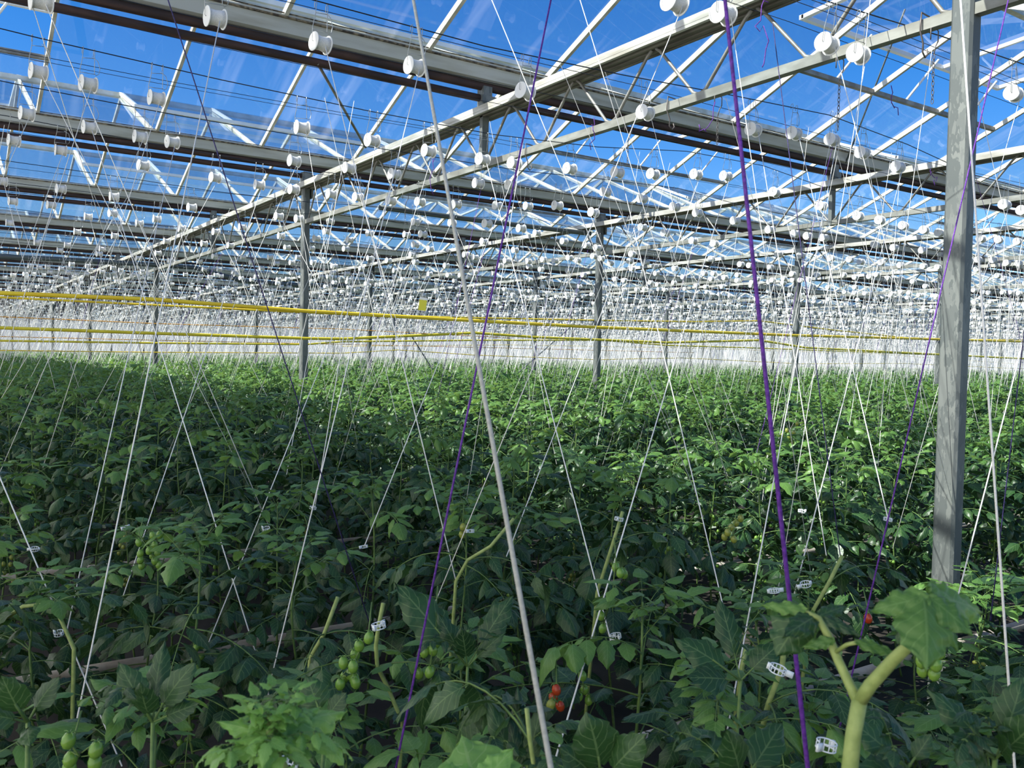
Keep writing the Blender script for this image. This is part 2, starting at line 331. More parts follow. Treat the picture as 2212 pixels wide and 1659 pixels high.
# ------------------------------------------------------------------ posts
pm = MB(); H = ZTOP-0.03-GZ; w, d, ch = 0.082, 0.10, 0.012
pl = [(-w/2+ch, -d/2), (w/2-ch, -d/2), (w/2, -d/2+ch), (w/2, d/2-ch), (w/2-ch, d/2), (-w/2+ch, d/2), (-w/2, d/2-ch), (-w/2, -d/2+ch)]
pm.add([(x, y, z) for z in (0, H) for x, y in pl], [tuple(range(7, -1, -1)), tuple(range(8, 16))]+[(i, (i+1) % 8, (i+1) % 8+8, i+8) for i in range(8)])
post_mesh = pm.mesh('steel_post', M['galv'])
sm = MB(); sm.box((0, 0, H+0.13), (0.1, 0.13, 0.13)); sm.box((0, -0.075, H+0.10), (0.14, 0.012, 0.06)); sm.box((0.06, -0.03, H-0.05), (0.012, 0.1, 0.12))
for s in (-1, 1): sm.tube([(s*0.03, -0.09, H+0.1), (s*0.03, -0.075, H+0.1)], 0.01, 6)
saddle_mesh = sm.mesh('gutter_saddle', M['galv'])
girders = []
for i in range(-1, 19):
    n = 0
    for j in range(0, 11):
        P = (X0+i*DX, Y0+j*DY, 0)
        if P[0] > XMAX or P[1] > YMAX+0.1 or not seen(P, 260): continue
        n += 1
        if (i, j) == (0, 0): lab = 'tall grey galvanised steel post at the right, by far the widest and nearest'
        elif i >= 0: lab = 'grey steel post, %s along the %s girder line' % (ordn(j+1), ordn(i+1))
        else: continue
        t = empty('steel_post', (P[0], P[1], GZ), label=lab, cat='post', group='steel posts')
        part('shaft', post_mesh, t); part('gutter_saddle', saddle_mesh, t)

# ------------------------------------------------------------------ lattice girders, one per 8 m bay
def girder_parts():
    top = MB(); hw, hh = 0.10, 0.03
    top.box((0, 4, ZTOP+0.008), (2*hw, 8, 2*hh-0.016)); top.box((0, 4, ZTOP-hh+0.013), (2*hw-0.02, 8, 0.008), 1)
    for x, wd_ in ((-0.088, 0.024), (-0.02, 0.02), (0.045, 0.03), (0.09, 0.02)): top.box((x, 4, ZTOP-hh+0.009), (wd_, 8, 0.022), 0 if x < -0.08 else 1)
    bot = MB(); bot.box((0, 4, ZBOT), (0.05, 7.9, 0.05))
    rods = []
    for k in range(10):
        yt = 0.4+0.8*k
        for yb in (0.8*k, 0.8*k+0.8):
            if (k == 0 and yb == 0) or (k == 9 and yb > 7.9): yb = 0.06 if k == 0 else 7.94
            s = 1 if yb > yt else -1
            r = MB(); r.tube([(0, yt+s*0.02, ZTOP-0.03), (0, yt+s*0.06, ZTOP-0.06), (0, yb-s*0.05, ZBOT+0.04), (0, yb, ZBOT+0.02)], 0.0105, 8); rods.append(r)
    hang = MB(); hang.box((0, 4, (ZBOT+ZTOP)/2), (0.06, 0.045, ZTOP-ZBOT+0.06)); hang.box((0, 4, ZTOP+0.13), (0.08, 0.1, 0.16)); hang.box((0, 3.94, ZTOP+0.1), (0.12, 0.012, 0.06))
    return top, bot, rods, hang
gt, gb, gr, gh = girder_parts()
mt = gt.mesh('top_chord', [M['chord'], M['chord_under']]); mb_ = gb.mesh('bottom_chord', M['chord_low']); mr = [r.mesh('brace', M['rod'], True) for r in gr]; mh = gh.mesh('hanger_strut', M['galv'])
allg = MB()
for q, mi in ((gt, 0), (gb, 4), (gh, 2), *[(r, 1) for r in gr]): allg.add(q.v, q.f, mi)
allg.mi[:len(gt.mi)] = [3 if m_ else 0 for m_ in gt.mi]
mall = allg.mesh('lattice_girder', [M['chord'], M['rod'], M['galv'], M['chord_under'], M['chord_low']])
for i in range(0, 19):
    for j in range(-1, 10):
        P = (X0+i*DX, Y0+j*DY, 0)
        if P[0] > XMAX: continue
        if not any(seen((P[0], P[1]+q, 1.8), 200) for q in (0.5, 3, 5.5, 8)): continue
        if j < 0 and i > 1: continue
        if (i, j) == (0, -1): lab = 'steel lattice girder running off to the right behind the nearest tall post'
        else: lab = 'steel lattice girder on the %s girder line, spanning %s bay behind the front post' % (ordn(i+1), ordn(j+1)) if j >= 0 else 'steel lattice girder in the second line, right of the near tall post'
        near = (i <= 1 and j <= 1) or (i <= 2 and 0 <= j <= 1)
        if near:
            t = empty('lattice_girder', P, label=lab, cat='girder', group='lattice girders')
            part('top_chord', mt, t); part('bottom_chord', mb_, t); part('hanger_strut', mh, t)
            for r in mr: part('brace', r, t)
        else: ob('lattice_girder', mall, None, P, lab, 'girder', 'lattice girders')

# ------------------------------------------------------------------ spools
ZX = {(0, 0): "265,3;1390,115;2070,280;248,465;570,542;1010,635;173,735;577,822;905,885;1113,918;90,908;393,972;1950,825;1900,1040;925,1070;1390,1148;1675,1195;1897,1225;2140,1255;393,1220;83,1300;737,1270;330,1325;62,1440;570,1400;727,1378;1013,1415;900,1443;1238,1340;1800,1398;1930,1413;2133,1428;2110,1495;1565,1467;1395,1497;500,1497;742,1523;1173,1475;435,1583;387,1617;660,1608;640,1640;1077,1558;1318,1573;1488,1585;1815,1523;1853,1600;2043,1540;2010,1605;240,1565;13,1170;1020,1635",
 (740, 0): "465,430;1180,592;192,908;557,975;905,1030;1110,1055;43,1085;335,1125;877,1185;1085,1195;1468,1090;1955,728;2145,15;1775,1115;2005,1125;1697,1240;1935,1283;100,1275;313,1297;500,1305;735,1320;1000,1328;1197,1332;1387,1328;1620,1372;2145,1335;470,1433;707,1440;933,1445;1153,1475;1255,1505;175,1508;413,1515;518,1512;45,1550;470,1580;565,1608;913,1560;1113,1615;1430,1557;1575,1583;1645,1600;1937,1468;2083,1505;1870,1640;20,1607;450,1645;795,1645",
 (1472, 0): "270,90;940,283;1143,350;1850,535;2145,605;465,838;727,862;972,903;1168,987;1397,1078;95,1127;287,1138;602,1242;907,1330;105,1375;347,1425;573,1483;1142,1395;1282,1422;2087,1322;2200,1360;733,1510;817,1525;920,1535;1433,1457;1567,1485;1665,1503;1250,1580;1375,1600;1558,1617;1935,1540;2048,1548;2170,1560;77,1555;213,1573;627,1640;770,1650",
 (0, 450): "197,373;257,383;308,378;397,392;443,385;463,362;568,372;583,397;90,430;163,425;362,440;393,450;660,410;730,385;780,400;865,425;920,408;895,322;1023,290;1075,428;1100,337;1133,413;1198,428;1288,343;1320,395;1395,430;1415,395;1385,310;1505,350;1555,393;1510,410;1570,315;1690,388;1625,352;1745,317;1785,357;1885,350;1925,318;1937,400;2023,350;2153,372;2020,470"}
WY = [2.43, 3.72, 5.03, 6.03, 7.08, 8.55, 9.65, 10.2, 11.43, 12.93, 13.85]
while WY[-1] < 79: WY.append(WY[-1]+1.0)
def hsag(X): u = ((X-X0)/DX) % 1.0; return 1.345+0.10*(2*u-1)**2
spools = []      # (X, Y, h, px, py, wire index)
for (ox, oy), s in ZX.items():
    for q in s.split(';'):
        a, c = map(float, q.split(',')); px, py = a/2.989+ox, c/2.989+oy
        d = ray(px, py); P = d*1.35/d[2]
        for it in range(3): P = d*hsag(P[0])/d[2]
        k = min(range(len(WY)), key=lambda k: abs(math.log(WY[k]/P[1])))
        P = d*WY[k]/d[1]
        if any(abs(px-s_[3])+abs(py-s_[4]) < 8 for s_ in spools): continue
        spools.append((P[0], P[1], P[2], px, py, k))
for k, wy in enumerate(WY):
    x = -2.0+rnd.random()*0.4
    while x < 85:
        x += (0.16+0.50*rnd.random())*(1 if wy < 14 else 0.8)
        hz = hsag(x)+rnd.uniform(-0.03, 0.03); px, py, d = proj((x, wy, hz))
        if not (-60 < px < W_PX+60): continue
        if py < (588 if px < 715 else 552): continue
        spools.append((x, wy+rnd.uniform(-0.03, 0.03), hz, px, py, k))
# spool prototype: hook wire, plastic reel, wound twine
fl = MB()
reel = MB()
reel.lathe([(-0.037, 0.0395), (-0.036, 0.0415), (-0.0335, 0.0415), (-0.0325, 0.03), (-0.0325, 0.018), (0.0325, 0.018), (0.0325, 0.03), (0.0335, 0.0415), (0.036, 0.0415), (0.037, 0.0395)], n=28)
wound = MB(); wound.lathe([(-0.0325, 0.034), (-0.02, 0.0315), (0, 0.030), (0.012, 0.0315), (0.0325, 0.035)], n=24)
hk = MB()
def hooktop(x): return [(x, 0.010, 0.150), (x, 0.012, 0.170), (x, 0.006, 0.182), (x, -0.003, 0.182), (x, -0.006, 0.17)]
hk.tube(hooktop(-0.028)+[(-0.032, -0.004, 0.12), (-0.043, -0.002, 0.06), (-0.043, 0, 0.004), (-0.040, 0, 0.0), (-0.03, 0, 0)], 0.0016, 5)
hk.tube(hooktop(0.028)+[(0.028, -0.004, 0.12), (0.028, -0.004, 0.06), (0.036, -0.004, 0.05), (0.050, -0.004, 0.06), (0.056, -0.004, 0.09), (0.044, -0.004, 0.125), (0.012, -0.012, 0.14)], 0.0016, 5)
hk.tube([(-0.03, -0.004, 0.125), (0.028, -0.004, 0.135)], 0.0016, 5); hk.tube([(-0.043, -0.003, 0.05), (0.03, -0.004, 0.055)], 0.0016, 5)
m_reel = reel.mesh('reel', M['spool'], False); m_wound = wound.mesh('wound_twine', M['twine'], True); m_hook = hk.mesh('hook', M['hook'], True)
rf = MB(); rf.lathe([(-0.037, 0.0415), (-0.033, 0.0415), (-0.0325, 0.031), (0.0325, 0.031), (0.033, 0.0415), (0.037, 0.0415)], n=10)
rf.tube([(-0.04, 0, 0), (-0.03, 0, 0.17)], 0.002, 3, cap=False); rf.tube([(0.03, 0, 0.05), (0.03, 0, 0.17)], 0.002, 3, cap=False)
spools.sort(key=lambda s: -1/np.dot((s[0], s[1], s[2]), Fv)); spools = [s for s in spools if s[0] > -1.5]
NIND = 300
ind, rest = spools[:NIND], spools[NIND:]
GUT = lambda Y: int((Y-Y0)//4)
bywire = {}
for s in ind: bywire.setdefault(s[5], []).append(s)
lab_sp = {}
for k, L in bywire.items():
    L.sort(key=lambda s: s[3])
    for n, s in enumerate(L):
        lab_sp[id(s)] = ('white spool of twine, %s from the left on the %s crop wire from the front' % (ordn(n+1), ordn(k+1)), 'spool %d' % n)
proto = None
for s in ind:
    lab, _ = lab_sp[id(s)]
    dd = dict(label=lab, cat='spool', group='white twine spools on the %s crop wire' % ordn(s[5]+1))
    if proto is None:
        proto = empty('twine_spool', **dd)
        part('reel', m_reel, proto); part('wound_twine', m_wound, proto); part('hook', m_hook, proto, label='bent wire hook holding the spool')
        o = proto
    else: o = dup(proto, **dd)
    o.location = (s[0], s[1], s[2]); o.rotation_euler = (rnd.uniform(-.12, .12), rnd.uniform(-.04, .04), rnd.uniform(0.0, .22))
def bulk(base, items, fn):
    V = np.array(base.v); nf = len(base.f); outV = []; outF = []
    for n, it in enumerate(items):
        outV.append(fn(V, it)); 
    return np.concatenate(outV), nf
far = MB()
for s in rest:
    a = rnd.uniform(-.4, .4); c_, s_ = math.cos(a), math.sin(a)
    V = [(x*c_-y*s_+s[0], x*s_+y*c_+s[1], z+s[2]) for x, y, z in rf.v]; far.add(V, rf.f)
ob('distant_spools', far.mesh('distant_spools', M['spool']), label='countless small white spools hanging in the distance below the roof', cat='spools', kind='stuff')

# crop wires over the spools
for k, wy in enumerate(WY):
    L = sorted([s for s in spools if s[5] == k and s[4] < 588 and wy < 14.5], key=lambda s: s[0])
    pts = []; last = -9
    xs = np.arange(-2.2, 86, 0.9)
    for x in xs:
        near = [s for s in L if abs(s[0]-x) < 0.5]
        z = (sum(s[2] for s in near)/len(near) if near else hsag(x))+0.176
        pts.append((x, wy, z))
    b = MB(); b.tube(pts, 0.003, 5)
    ob('crop_wire', b.mesh('crop_wire', M['black']), label='thin black crop wire carrying spools, %s wire from the camera' % ordn(k+1), cat='wire', group='crop wires')
for k, (y, z) in enumerate([(2.52, 1.60), (2.62, 1.63), (2.85, 1.66), (3.9, 1.6), (4.4, 1.62), (4.75, 1.62), (5.6, 1.64), (6.6, 1.9), (7.6, 1.62), (9.1, 1.62), (10.9, 1.62), (12.0, 1.62), (13.2, 1.62), (15.1, 1.62), (17.6, 1.62), (20, 1.62)]):
    b = MB(); b.tube([(x, y, z-0.03*math.sin(math.pi*(((x-X0)/DX) % 1))) for x in np.arange(-2.2, 60, 1.135)], 0.0018, 4)
    ob('screen_wire', b.mesh('screen_wire', M['black']), label='thin dark wire without spools strung between the girders, %s of its kind from the camera' % ordn(k+1), cat='wire', group='bare wires between girders')

# ------------------------------------------------------------------ strings
def strand(A, B, r, m, label, group=None, name='crop_string', n=5, sag=0.0, cat='string', steps=2, twist=False):
    A = np.array(A, float); B = np.array(B, float); b = MB()
    k = max(2, steps)
    pts = [A+(B-A)*t+np.array([0, 0, -sag*4*t*(1-t)]) for t in np.linspace(0, 1, k)]
    c0 = pts[0].copy(); b.tube([p-c0 for p in pts], r, n)
    return ob(name, b.mesh(name, m, True), None, tuple(c0), label, cat, group)
def ext_to(A, B, z):   # extend line B->A up to height z
    A = np.array(A); B = np.array(B); d = A-B; return A+d*((z-A[2])/d[2])
hand = {}
def near_sp(px, py): return min(spools, key=lambda s: abs(s[3]-px)+abs(s[4]-py))
HS = [((465, 38), (145, 1659), 2.1, 'white string from the top left spool to the bottom left edge'),
 ((895, 143), (575, 1510), 2.6, 'white string slanting left down to the bright leafy tip below'),
 ((1568, 380), (1195, 1655), 1.9, 'white string meeting the thick blurred cord at the bottom centre'),
 ((1797, 302), (1562, 1626), 2.2, 'white string slanting behind the thick purple cord to a pale stem'),
 ((1939, 360), (1712, 1298), 2.9, 'white string ending above the limp leaf left of the tall post'),
 ((1333, 373), (1579, 1381), 2.7, 'white string ending at a clip left of the purple cord'),
 ((372, 307), (144, 1365), 3.0, 'white string ending at the clip near the left edge'),
 ((560, 399), (266, 1288), 3.4, 'white string fading into leaves lower left of centre'),
 ((193, 275), (582, 1505), 2.7, 'white string crossing to the right and ending above the leafy tip'),
 ((852, 376), (448, 1395), 3.1, 'white string crossing to the lower left and ending at a clip'),
 ((692, 93), (988, 1268), 2.9, 'white string crossing behind the purple string at the centre'),
 ((1042, 344), (1323, 1398), 2.5, 'white string ending at a ring clip right of centre'),
 ((1111, 352), (787, 1180), 3.4, 'white string ending at a square clip left of centre'),
 ((1388, 429), (1094, 1202), 3.3, 'white string passing behind the thick blurred cord'),
 ((1715, 288), (1918, 1120), 3.0, 'white string ending at a clip left of the tall post'),
 ((1627, 280), (1785, 1200), 3.4, 'white string between the purple cord and the tall post'),
 ((804, 303), (680, 1097), 3.9, 'white string ending at a small clip left of centre, upright')]
for sp, bt, D, lab in HS:
    s = near_sp(*sp); hand[id(s)] = 1
    strand((s[0]+0.01, s[1]-0.03, s[2]-0.02), atD(bt[0], bt[1], D), 0.0022, M['twine'], lab, n=6)
HC = [((893, 0), 1.5, (1190, 1659), 0.80, 0.0028, 'cord', 'thickest whitish cord, blurred, running down the centre to the bottom edge', 'cord'),
 ((2075, 0), 2.2, (2187, 1590), 1.55, 0.0024, 'twine', 'white cord crossing the tall near post and running down the right edge', 'cord'),
 ((1566, 0), 1.25, (1745, 1659), 1.0, 0.0027, 'purple', 'thickest purple cord, running top to bottom right of centre', 'cord'),
 ((1190, 0), 2.3, (855, 1659), 1.7, 0.0024, 'purple', 'purple string running from top centre down to the left', 'string'),
 ((2178, 0), 2.9, (1833, 1489), 2.2, 0.0022, 'purple', 'purple string crossing the tall near post', 'string'),
 ((363, 0), 2.6, (780, 1290), 2.8, 0.0019, 'navy', 'dark purple string slanting right from the top left', 'string'),
 ((1669, 50), 4.0, (1815, 1200), 3.2, 0.0019, 'navy', 'dark purple string between the thick purple cord and the tall post', 'string'),
 ((2330, 270), 4.5, (2071, 1281), 2.8, 0.0024, 'twine', 'white string reaching the base of the tall near post from the right', 'string'),
 ((-60, 890), 3.0, (200, 1505), 2.5, 0.0022, 'twine', 'white string slanting in from the left edge to a bent stem', 'string'),
 ((1050, -30), 3.2, (1480, 1010), 3.6, 0.0016, 'twine', 'thin white string slanting right through the girder above the centre', 'string'),
 ((1250, -10), 3.6, (1560, 1000), 4.2, 0.0016, 'twine', 'thin white string slanting right from the top, left of the purple cord', 'string'),
 ((60, -20), 3.2, (330, 840), 5.0, 0.0016, 'twine', 'thin white string slanting right from the top left corner', 'string'),
 ((2010, 130), 4.2, (1900, 900), 4.6, 0.0016, 'twine', 'thin white string left of and beside the tall near post', 'string'),
 ((1880, 0), 3.6, (1800, 760), 4.6, 0.0016, 'twine', 'thin white string hanging from the top between two near spools', 'string'),
 ((2205, 780), 3.2, (2150, 1250), 3.0, 0.0020, 'navy', 'dark purple string at the right edge beyond the tall post', 'string')]
for a, da, c, dc, r, mk, lab, cat in HC:
    A = atD(a[0], a[1], da); B = atD(c[0], c[1], dc); A = ext_to(A, B, max(1.5, A[2]))
    B2 = B+(B-A)*0.06
    o = strand(A, B2, r, M[mk], lab, n=8, name='thick_string' if cat == 'cord' else 'crop_string', cat=cat)
# one string below every other individual spool
def plantend(X, Y, h, rr):
    s = 1 if rr.random() < 0.42 else -1
    L = rr.uniform(0.35, 1.15); return (X+s*L, Y+rr.uniform(-0.35, 0.25), rr.uniform(-0.95, -0.6))
rs = random.Random(21)
for s in ind:
    if id(s) in hand: continue
    e = plantend(s[0], s[1], s[2], rs)
    lab = lab_sp[id(s)][0].replace('white spool of twine, ', 'thin white string below the ').replace(' from the left on the', ' spool of the').replace(' from the front', ', counted from the left')
    col = M['purple'] if rs.random() < 0.045 else M['twine']
    if col is M['purple']: lab = lab.replace('thin white', 'thin purple')
    strand((s[0]+0.012, s[1]-0.03, s[2]-0.02), e, 0.0018 if s[1] < 8 else 0.0022, col, lab, 'strings below the spools on the %s crop wire' % ordn(s[5]+1), n=4)
fs = MB(); fp = MB()
for s in rest:
    for q in range(2 if rs.random() < 0.5 else 1):
        e = plantend(s[0], s[1], s[2], rs); (fp if rs.random() < 0.04 else fs).tube([(s[0], s[1], s[2]-0.02), e], 0.0024, 3, cap=False)
for n in range(170):
    k = rs.randrange(1, 12); x = rs.uniform(-1, 4)+rs.random()**0.7*WY[k]*1.6; P = (x, WY[k]+rs.uniform(-.05, .05), hsag(x)+.17)
    if proj(P)[2] < 4.2 or not seen(P, 200): continue
    e = plantend(P[0], P[1], P[2], rs); (fp if rs.random() < 0.06 else fs).tube([P, e], 0.0018, 4, cap=False)
ob('distant_strings', fs.mesh('distant_strings', M['twine']), label='the many other thin white strings, mostly distant, hanging over the crop', cat='strings', kind='stuff')
ob('distant_purple_strings', fp.mesh('distant_purple_strings', M['purple']), label='scattered thin purple strings hanging in the distance', cat='strings', kind='stuff')

# ------------------------------------------------------------------ yellow and orange tubes
def pipe_px(pts, Y, r, m, label, name='yellow_tube', cat='tube'):
    P = [atY(x, y, Y) for x, y in pts]; b = MB(); Q = [P[0]]
    for A, B in zip(P[:-1], P[1:]):
        for t in (0.25, 0.5, 0.75, 1.0): Q.append(A+(B-A)*t)
    b.tube(Q, r, 10); return ob(name, b.mesh(name, m, True), label=label, cat=cat)
pipe_px([(-80, 628), (0, 633), (335, 647), (660, 672), (1030, 693), (1290, 707), (1700, 724), (2212, 738), (2400, 744)], 6.6, 0.0150, M['yellow'], 'thickest yellow tube crossing the whole view, topmost on the left')
pipe_px([(-80, 637), (0, 642), (335, 659), (740, 679), (1000, 686), (1290, 692), (1500, 695), (1640, 693), (1800, 713), (1990, 733), (2212, 734), (2400, 740)], 10.9, 0.0125, M['yellow'], 'yellow tube just below the thickest one on the left, rising above it on the right')
pipe_px([(-80, 704), (0, 708), (335, 720), (660, 731), (740, 732), (1025, 719), (1150, 728), (1440, 740), (1640, 735), (1740, 751), (2212, 775), (2400, 780)], 9.1, 0.0160, M['olive'], 'olive yellow tube in the middle of the view with a hump right of centre')
pipe_px([(-80, 733), (0, 736), (335, 741), (660, 744), (740, 738), (1025, 735), (1300, 735), (1440, 746), (1640, 752), (2212, 774), (2400, 778)], 12.2, 0.0130, M['olive'], 'yellow green tube running close below the olive one')
pipe_px([(-80, 756), (0, 757), (335, 761), (740, 763), (860, 756), (1025, 767), (1290, 777), (1472, 773), (1730, 786), (1950, 785), (2212, 797)], 14.6, 0.0080, M['yellow'], 'lowest thin yellow tube just above the crop')
pipe_px([(-80, 682), (0, 684), (335, 699), (740, 711), (1100, 730)], 17.3, 0.0085, M['orange'], 'thin orange tube on the left, higher of two', 'orange_tube')
pipe_px([(-80, 725), (0, 727), (335, 735), (740, 744), (1100, 752), (1500, 762)], 22.5, 0.0100, M['orange'], 'thin orange tube on the left, lower of two', 'orange_tube')
pipe_px([(740, 748), (1100, 745), (1500, 752), (1900, 765), (2250, 790)], 26, 0.0110, M['yellow'], 'faint distant yellow tube in front of the far wall')
pipe_px([(820, 448), (1000, 472), (1275, 505)], 10.4, 0.035, M['hose'], 'dark grey drain tube running right to the second post', 'drain_tube')
pipe_px([(-60, 551), (120, 560), (335, 572), (420, 578), (520, 606), (640, 616), (760, 618)], 17.9, 0.045, M['hose'], 'sagging dark drain tube on the left under the gutters', 'drain_tube')
pipe_px([(1160, 638), (1190, 641), (1240, 655), (1310, 659), (1400, 662)], 22.4, 0.05, M['hose'], 'short black drain tube left of the second post', 'drain_tube')
# yellow sticky card
P = atD(913, 657, 6.4); b = MB(); R = np.array([(math.cos(-.5), -math.sin(-.5), 0), (math.sin(-.5), math.cos(-.5), 0), (0, 0, 1)])
Rt = R@np.array([(math.cos(.1), 0, math.sin(.1)), (0, 1, 0), (-math.sin(.1), 0, math.cos(.1))])
t = empty('sticky_card', tuple(P), label='small yellow insect card hanging left of centre above the yellow tubes', cat='card')
b.box((0, 0, -0.008), (0.055, 0.002, 0.078), 0, Rt); part('card', b.mesh('card', M['card']), t)
b = MB(); b.box((0.004, 0, 0.040), (0.055, 0.0025, 0.018), 0, Rt); part('paper_strip', b.mesh('paper_strip', M['paper']), t, label='white strip along the top')

# ------------------------------------------------------------------ chains, rods, hooks on the first girder
def chain(P, n, label):
    t = empty('hanging_chain', tuple(P), label=label, cat='chain'); b = MB(); z = 0
    for k in range(n):
        r = 0.012; pts = [((r*0.5*math.cos(a)) if k % 2 else 0, 0 if k % 2 else r*0.5*math.cos(a), z-0.012+r*math.sin(a)) for a in np.linspace(0, 2*math.pi, 11)]
        b.tube(pts, 0.0018, 5, closed=True); z -= 0.020
    part('links', b.mesh('links', M['chain'], True), t)
    b = MB(); b.tube([(0, 0, 0.0), (0.012, 0, 0.04), (0.03, 0, 0.065), (0.03, 0, 0.11), (0, 0, 0.125), (-0.03, 0, 0.11), (-0.03, 0, 0.06)], 0.003, 6)
    part('hook', b.mesh('chain_hook', M['chain'], True), t)
for x, y, n, l in ((1552, 200, 8, 'short dark chain on the first girder, next to the thick purple cord'), (1357, 292, 7, 'dark chain hanging from the first girder right of centre'), (1815, 120, 12, 'long dark chain hanging between two large spools near the top right'), (2019, 70, 11, 'dark chain hanging from the girder just left of the tall post'), (876, 425, 6, 'small dark chain hanging from the girder left of centre')):
    P = atY(x, y, 1.0); P = P*(X0/P[0]); chain((P[0], P[1], ZBOT-0.14), n, l)
for x, y, l in ((1998, 60, 'large open steel hook on the girder just left of the tall post'), (1450, 240, 'steel hook on the first girder, right of centre'), (1143, 330, 'steel hook on the first girder near the centre')):
    P = atY(x, y, 1.0); P = P*(X0/P[0]); b = MB(); b.tube([(0.03, 0, 0.02), (0.032, 0, 0.05), (-0.03, 0, 0.055), (-0.036, 0, 0.0), (-0.036, 0, -0.03), (-0.01, 0, -0.08), (-0.012, 0, -0.12), (0.01, 0, -0.14), (0.03, 0, -0.12), (0.02, 0, -0.1)], 0.004, 8)
    ob('steel_hook', b.mesh('steel_hook', M['chain'], True), None, (P[0], P[1], ZBOT), l, 'hook')
strand(atY(1827, 351, 6.1), atY(1955, 20, 5.0), 0.009, M['hose'], 'long dark brace rod rising from the gutter to the roof at top right', name='brace_rod', n=8, cat='rod')
strand(atY(686, 137, 6.15), atY(790, 318, 7.2), 0.011, M['rod'], 'steel brace rod under the nearest gutter left of centre', name='brace_rod', n=8, cat='rod')
strand(atD(803, 590, 17.6), atD(945, 815, 16.0), 0.012, M['hose'], 'dark slanting guy cable left of centre, falling to the right', name='guy_cable', n=6, cat='cable')
strand(atD(1240, 700, 21), atD(1085, 835, 19.0), 0.012, M['hose'], 'dark slanting guy cable near centre, falling to the left', name='guy_cable', n=6, cat='cable')
# purple tangles
def tangle(x, y, D, L, label, seed):
    rr = random.Random(seed); b = MB(); p = np.zeros(3); pts = [p.copy()]
    for k in range(10): p = p+np.array([rr.uniform(-.02, .02), rr.uniform(-.015, .015), rr.uniform(-L/6, L/14)]); pts.append(p.copy())
    b.tube(pts, 0.0022, 5)
    ob('twine_tangle', b.mesh('twine_tangle', M['purple'], True), None, tuple(atD(x, y, D)), label, 'twine')
tangle(1660, 5, 3.3, 0.35, 'purple twine tangle dangling at the top, right of the purple cord', 1)
tangle(1283, 255, 4.5, 0.2, 'purple twine tangle on the first girder right of centre', 2)
tangle(1545, 220, 4.2, 0.35, 'purple twine tangle on a chain left of the purple cord', 3)
tangle(1925, 185, 4.6, 0.3, 'purple twine tangle left of the tall near post', 4)
tangle(936, 350, 6.0, 0.4, 'purple twine tangle hanging under the girder left of centre', 5)
tangle(2010, 365, 5.6, 0.3, 'purple twine tangle beside the tall post under the second girder', 6)

# ------------------------------------------------------------------ foliage
def leaflet(L, Wd, nu, nc, droop, fold, rr, lob=0.14, curl=0.0):
    us = np.linspace(0, 1, nu+1); vs = np.linspace(-1, 1, nc)
    V = []; UV = []
    ph = rr.random()*6
    for u in us:
        w = Wd*0.5*(math.sin(math.pi*min(1, u**0.75))**0.8)*(1+(lob*math.sin(u*math.pi*7+ph)+(0.5*lob*math.sin(u*math.pi*17+ph) if nu > 11 else 0) if nu > 4 else 0)) if 0 < u < 1 else 0.0
        if u == 0: w = Wd*0.12
        for v in vs:
            x = u*L*(1-0.12*abs(v)*u*0)
            V.append((x-0.06*L*abs(v)*(1 if nu > 4 else 0), v*w, -droop*L*u*u+fold*abs(v)*w*(1-0.3*u)-curl*w*v*v+((0.04*math.sin(u*17+v*4+ph)+0.022*math.sin(u*33-v*7+ph*2))*L*abs(v) if nu > 4 else 0)))
            UV.append((u, v))
    F = [(i*nc+j, i*nc+j+1, (i+1)*nc+j+1, (i+1)*nc+j) for i in range(nu) for j in range(nc-1)]
    return np.array(V), F, UV
class Leaves:
    def __init__(s): s.V = []; s.F = []; s.MI = []; s.UV = []; s.n = 0
    def put(s, V, F, UV, mi):
        s.V.append(V); s.F.extend([tuple(i+s.n for i in f) for f in F]); s.MI.extend([mi]*len(F)); s.UV.extend(UV); s.n += len(V)
    def tube(s, pts, r, n, mi):
        b = MB(); b.tube(pts, r, n, cap=False); s.put(np.array(b.v), b.f, [(0.5, 0.5)]*len(b.v), mi)
    def arrays(s): return np.concatenate(s.V), s.F, np.array(s.MI), np.array(s.UV)
    def mesh(s, name, mats, smooth=True):
        V, F, MI, UV = s.arrays(); return quadmesh(name, V, F, MI, UV, mats, smooth)
def quadmesh(name, V, F, MI, UV, mats, smooth):
    F = np.asarray(F, np.int32); m = bpy.data.meshes.new(name); nf = len(F)
    m.vertices.add(len(V)); m.vertices.foreach_set('co', np.asarray(V, np.float32).ravel())
    m.loops.add(nf*4); m.loops.foreach_set('vertex_index', F.ravel())
    m.polygons.add(nf); m.polygons.foreach_set('loop_start', np.arange(nf, dtype=np.int32)*4)
    m.polygons.foreach_set('material_index', np.asarray(MI, np.int32)); m.polygons.foreach_set('use_smooth', np.full(nf, smooth))
    for x in mats: m.materials.append(x)
    m.update(calc_edges=True)
    ul = m.uv_layers.new(name='UVMap'); ul.data.foreach_set('uv', np.asarray(UV, np.float32)[F.ravel()].ravel())
    return m
def basis(d, up):
    d = d/np.linalg.norm(d); y = np.cross(up, d); ny = np.linalg.norm(y)
    if ny < 1e-5: y = np.array([0, 1.0, 0])
    else: y /= ny
    return np.column_stack([d, y, np.cross(d, y)])
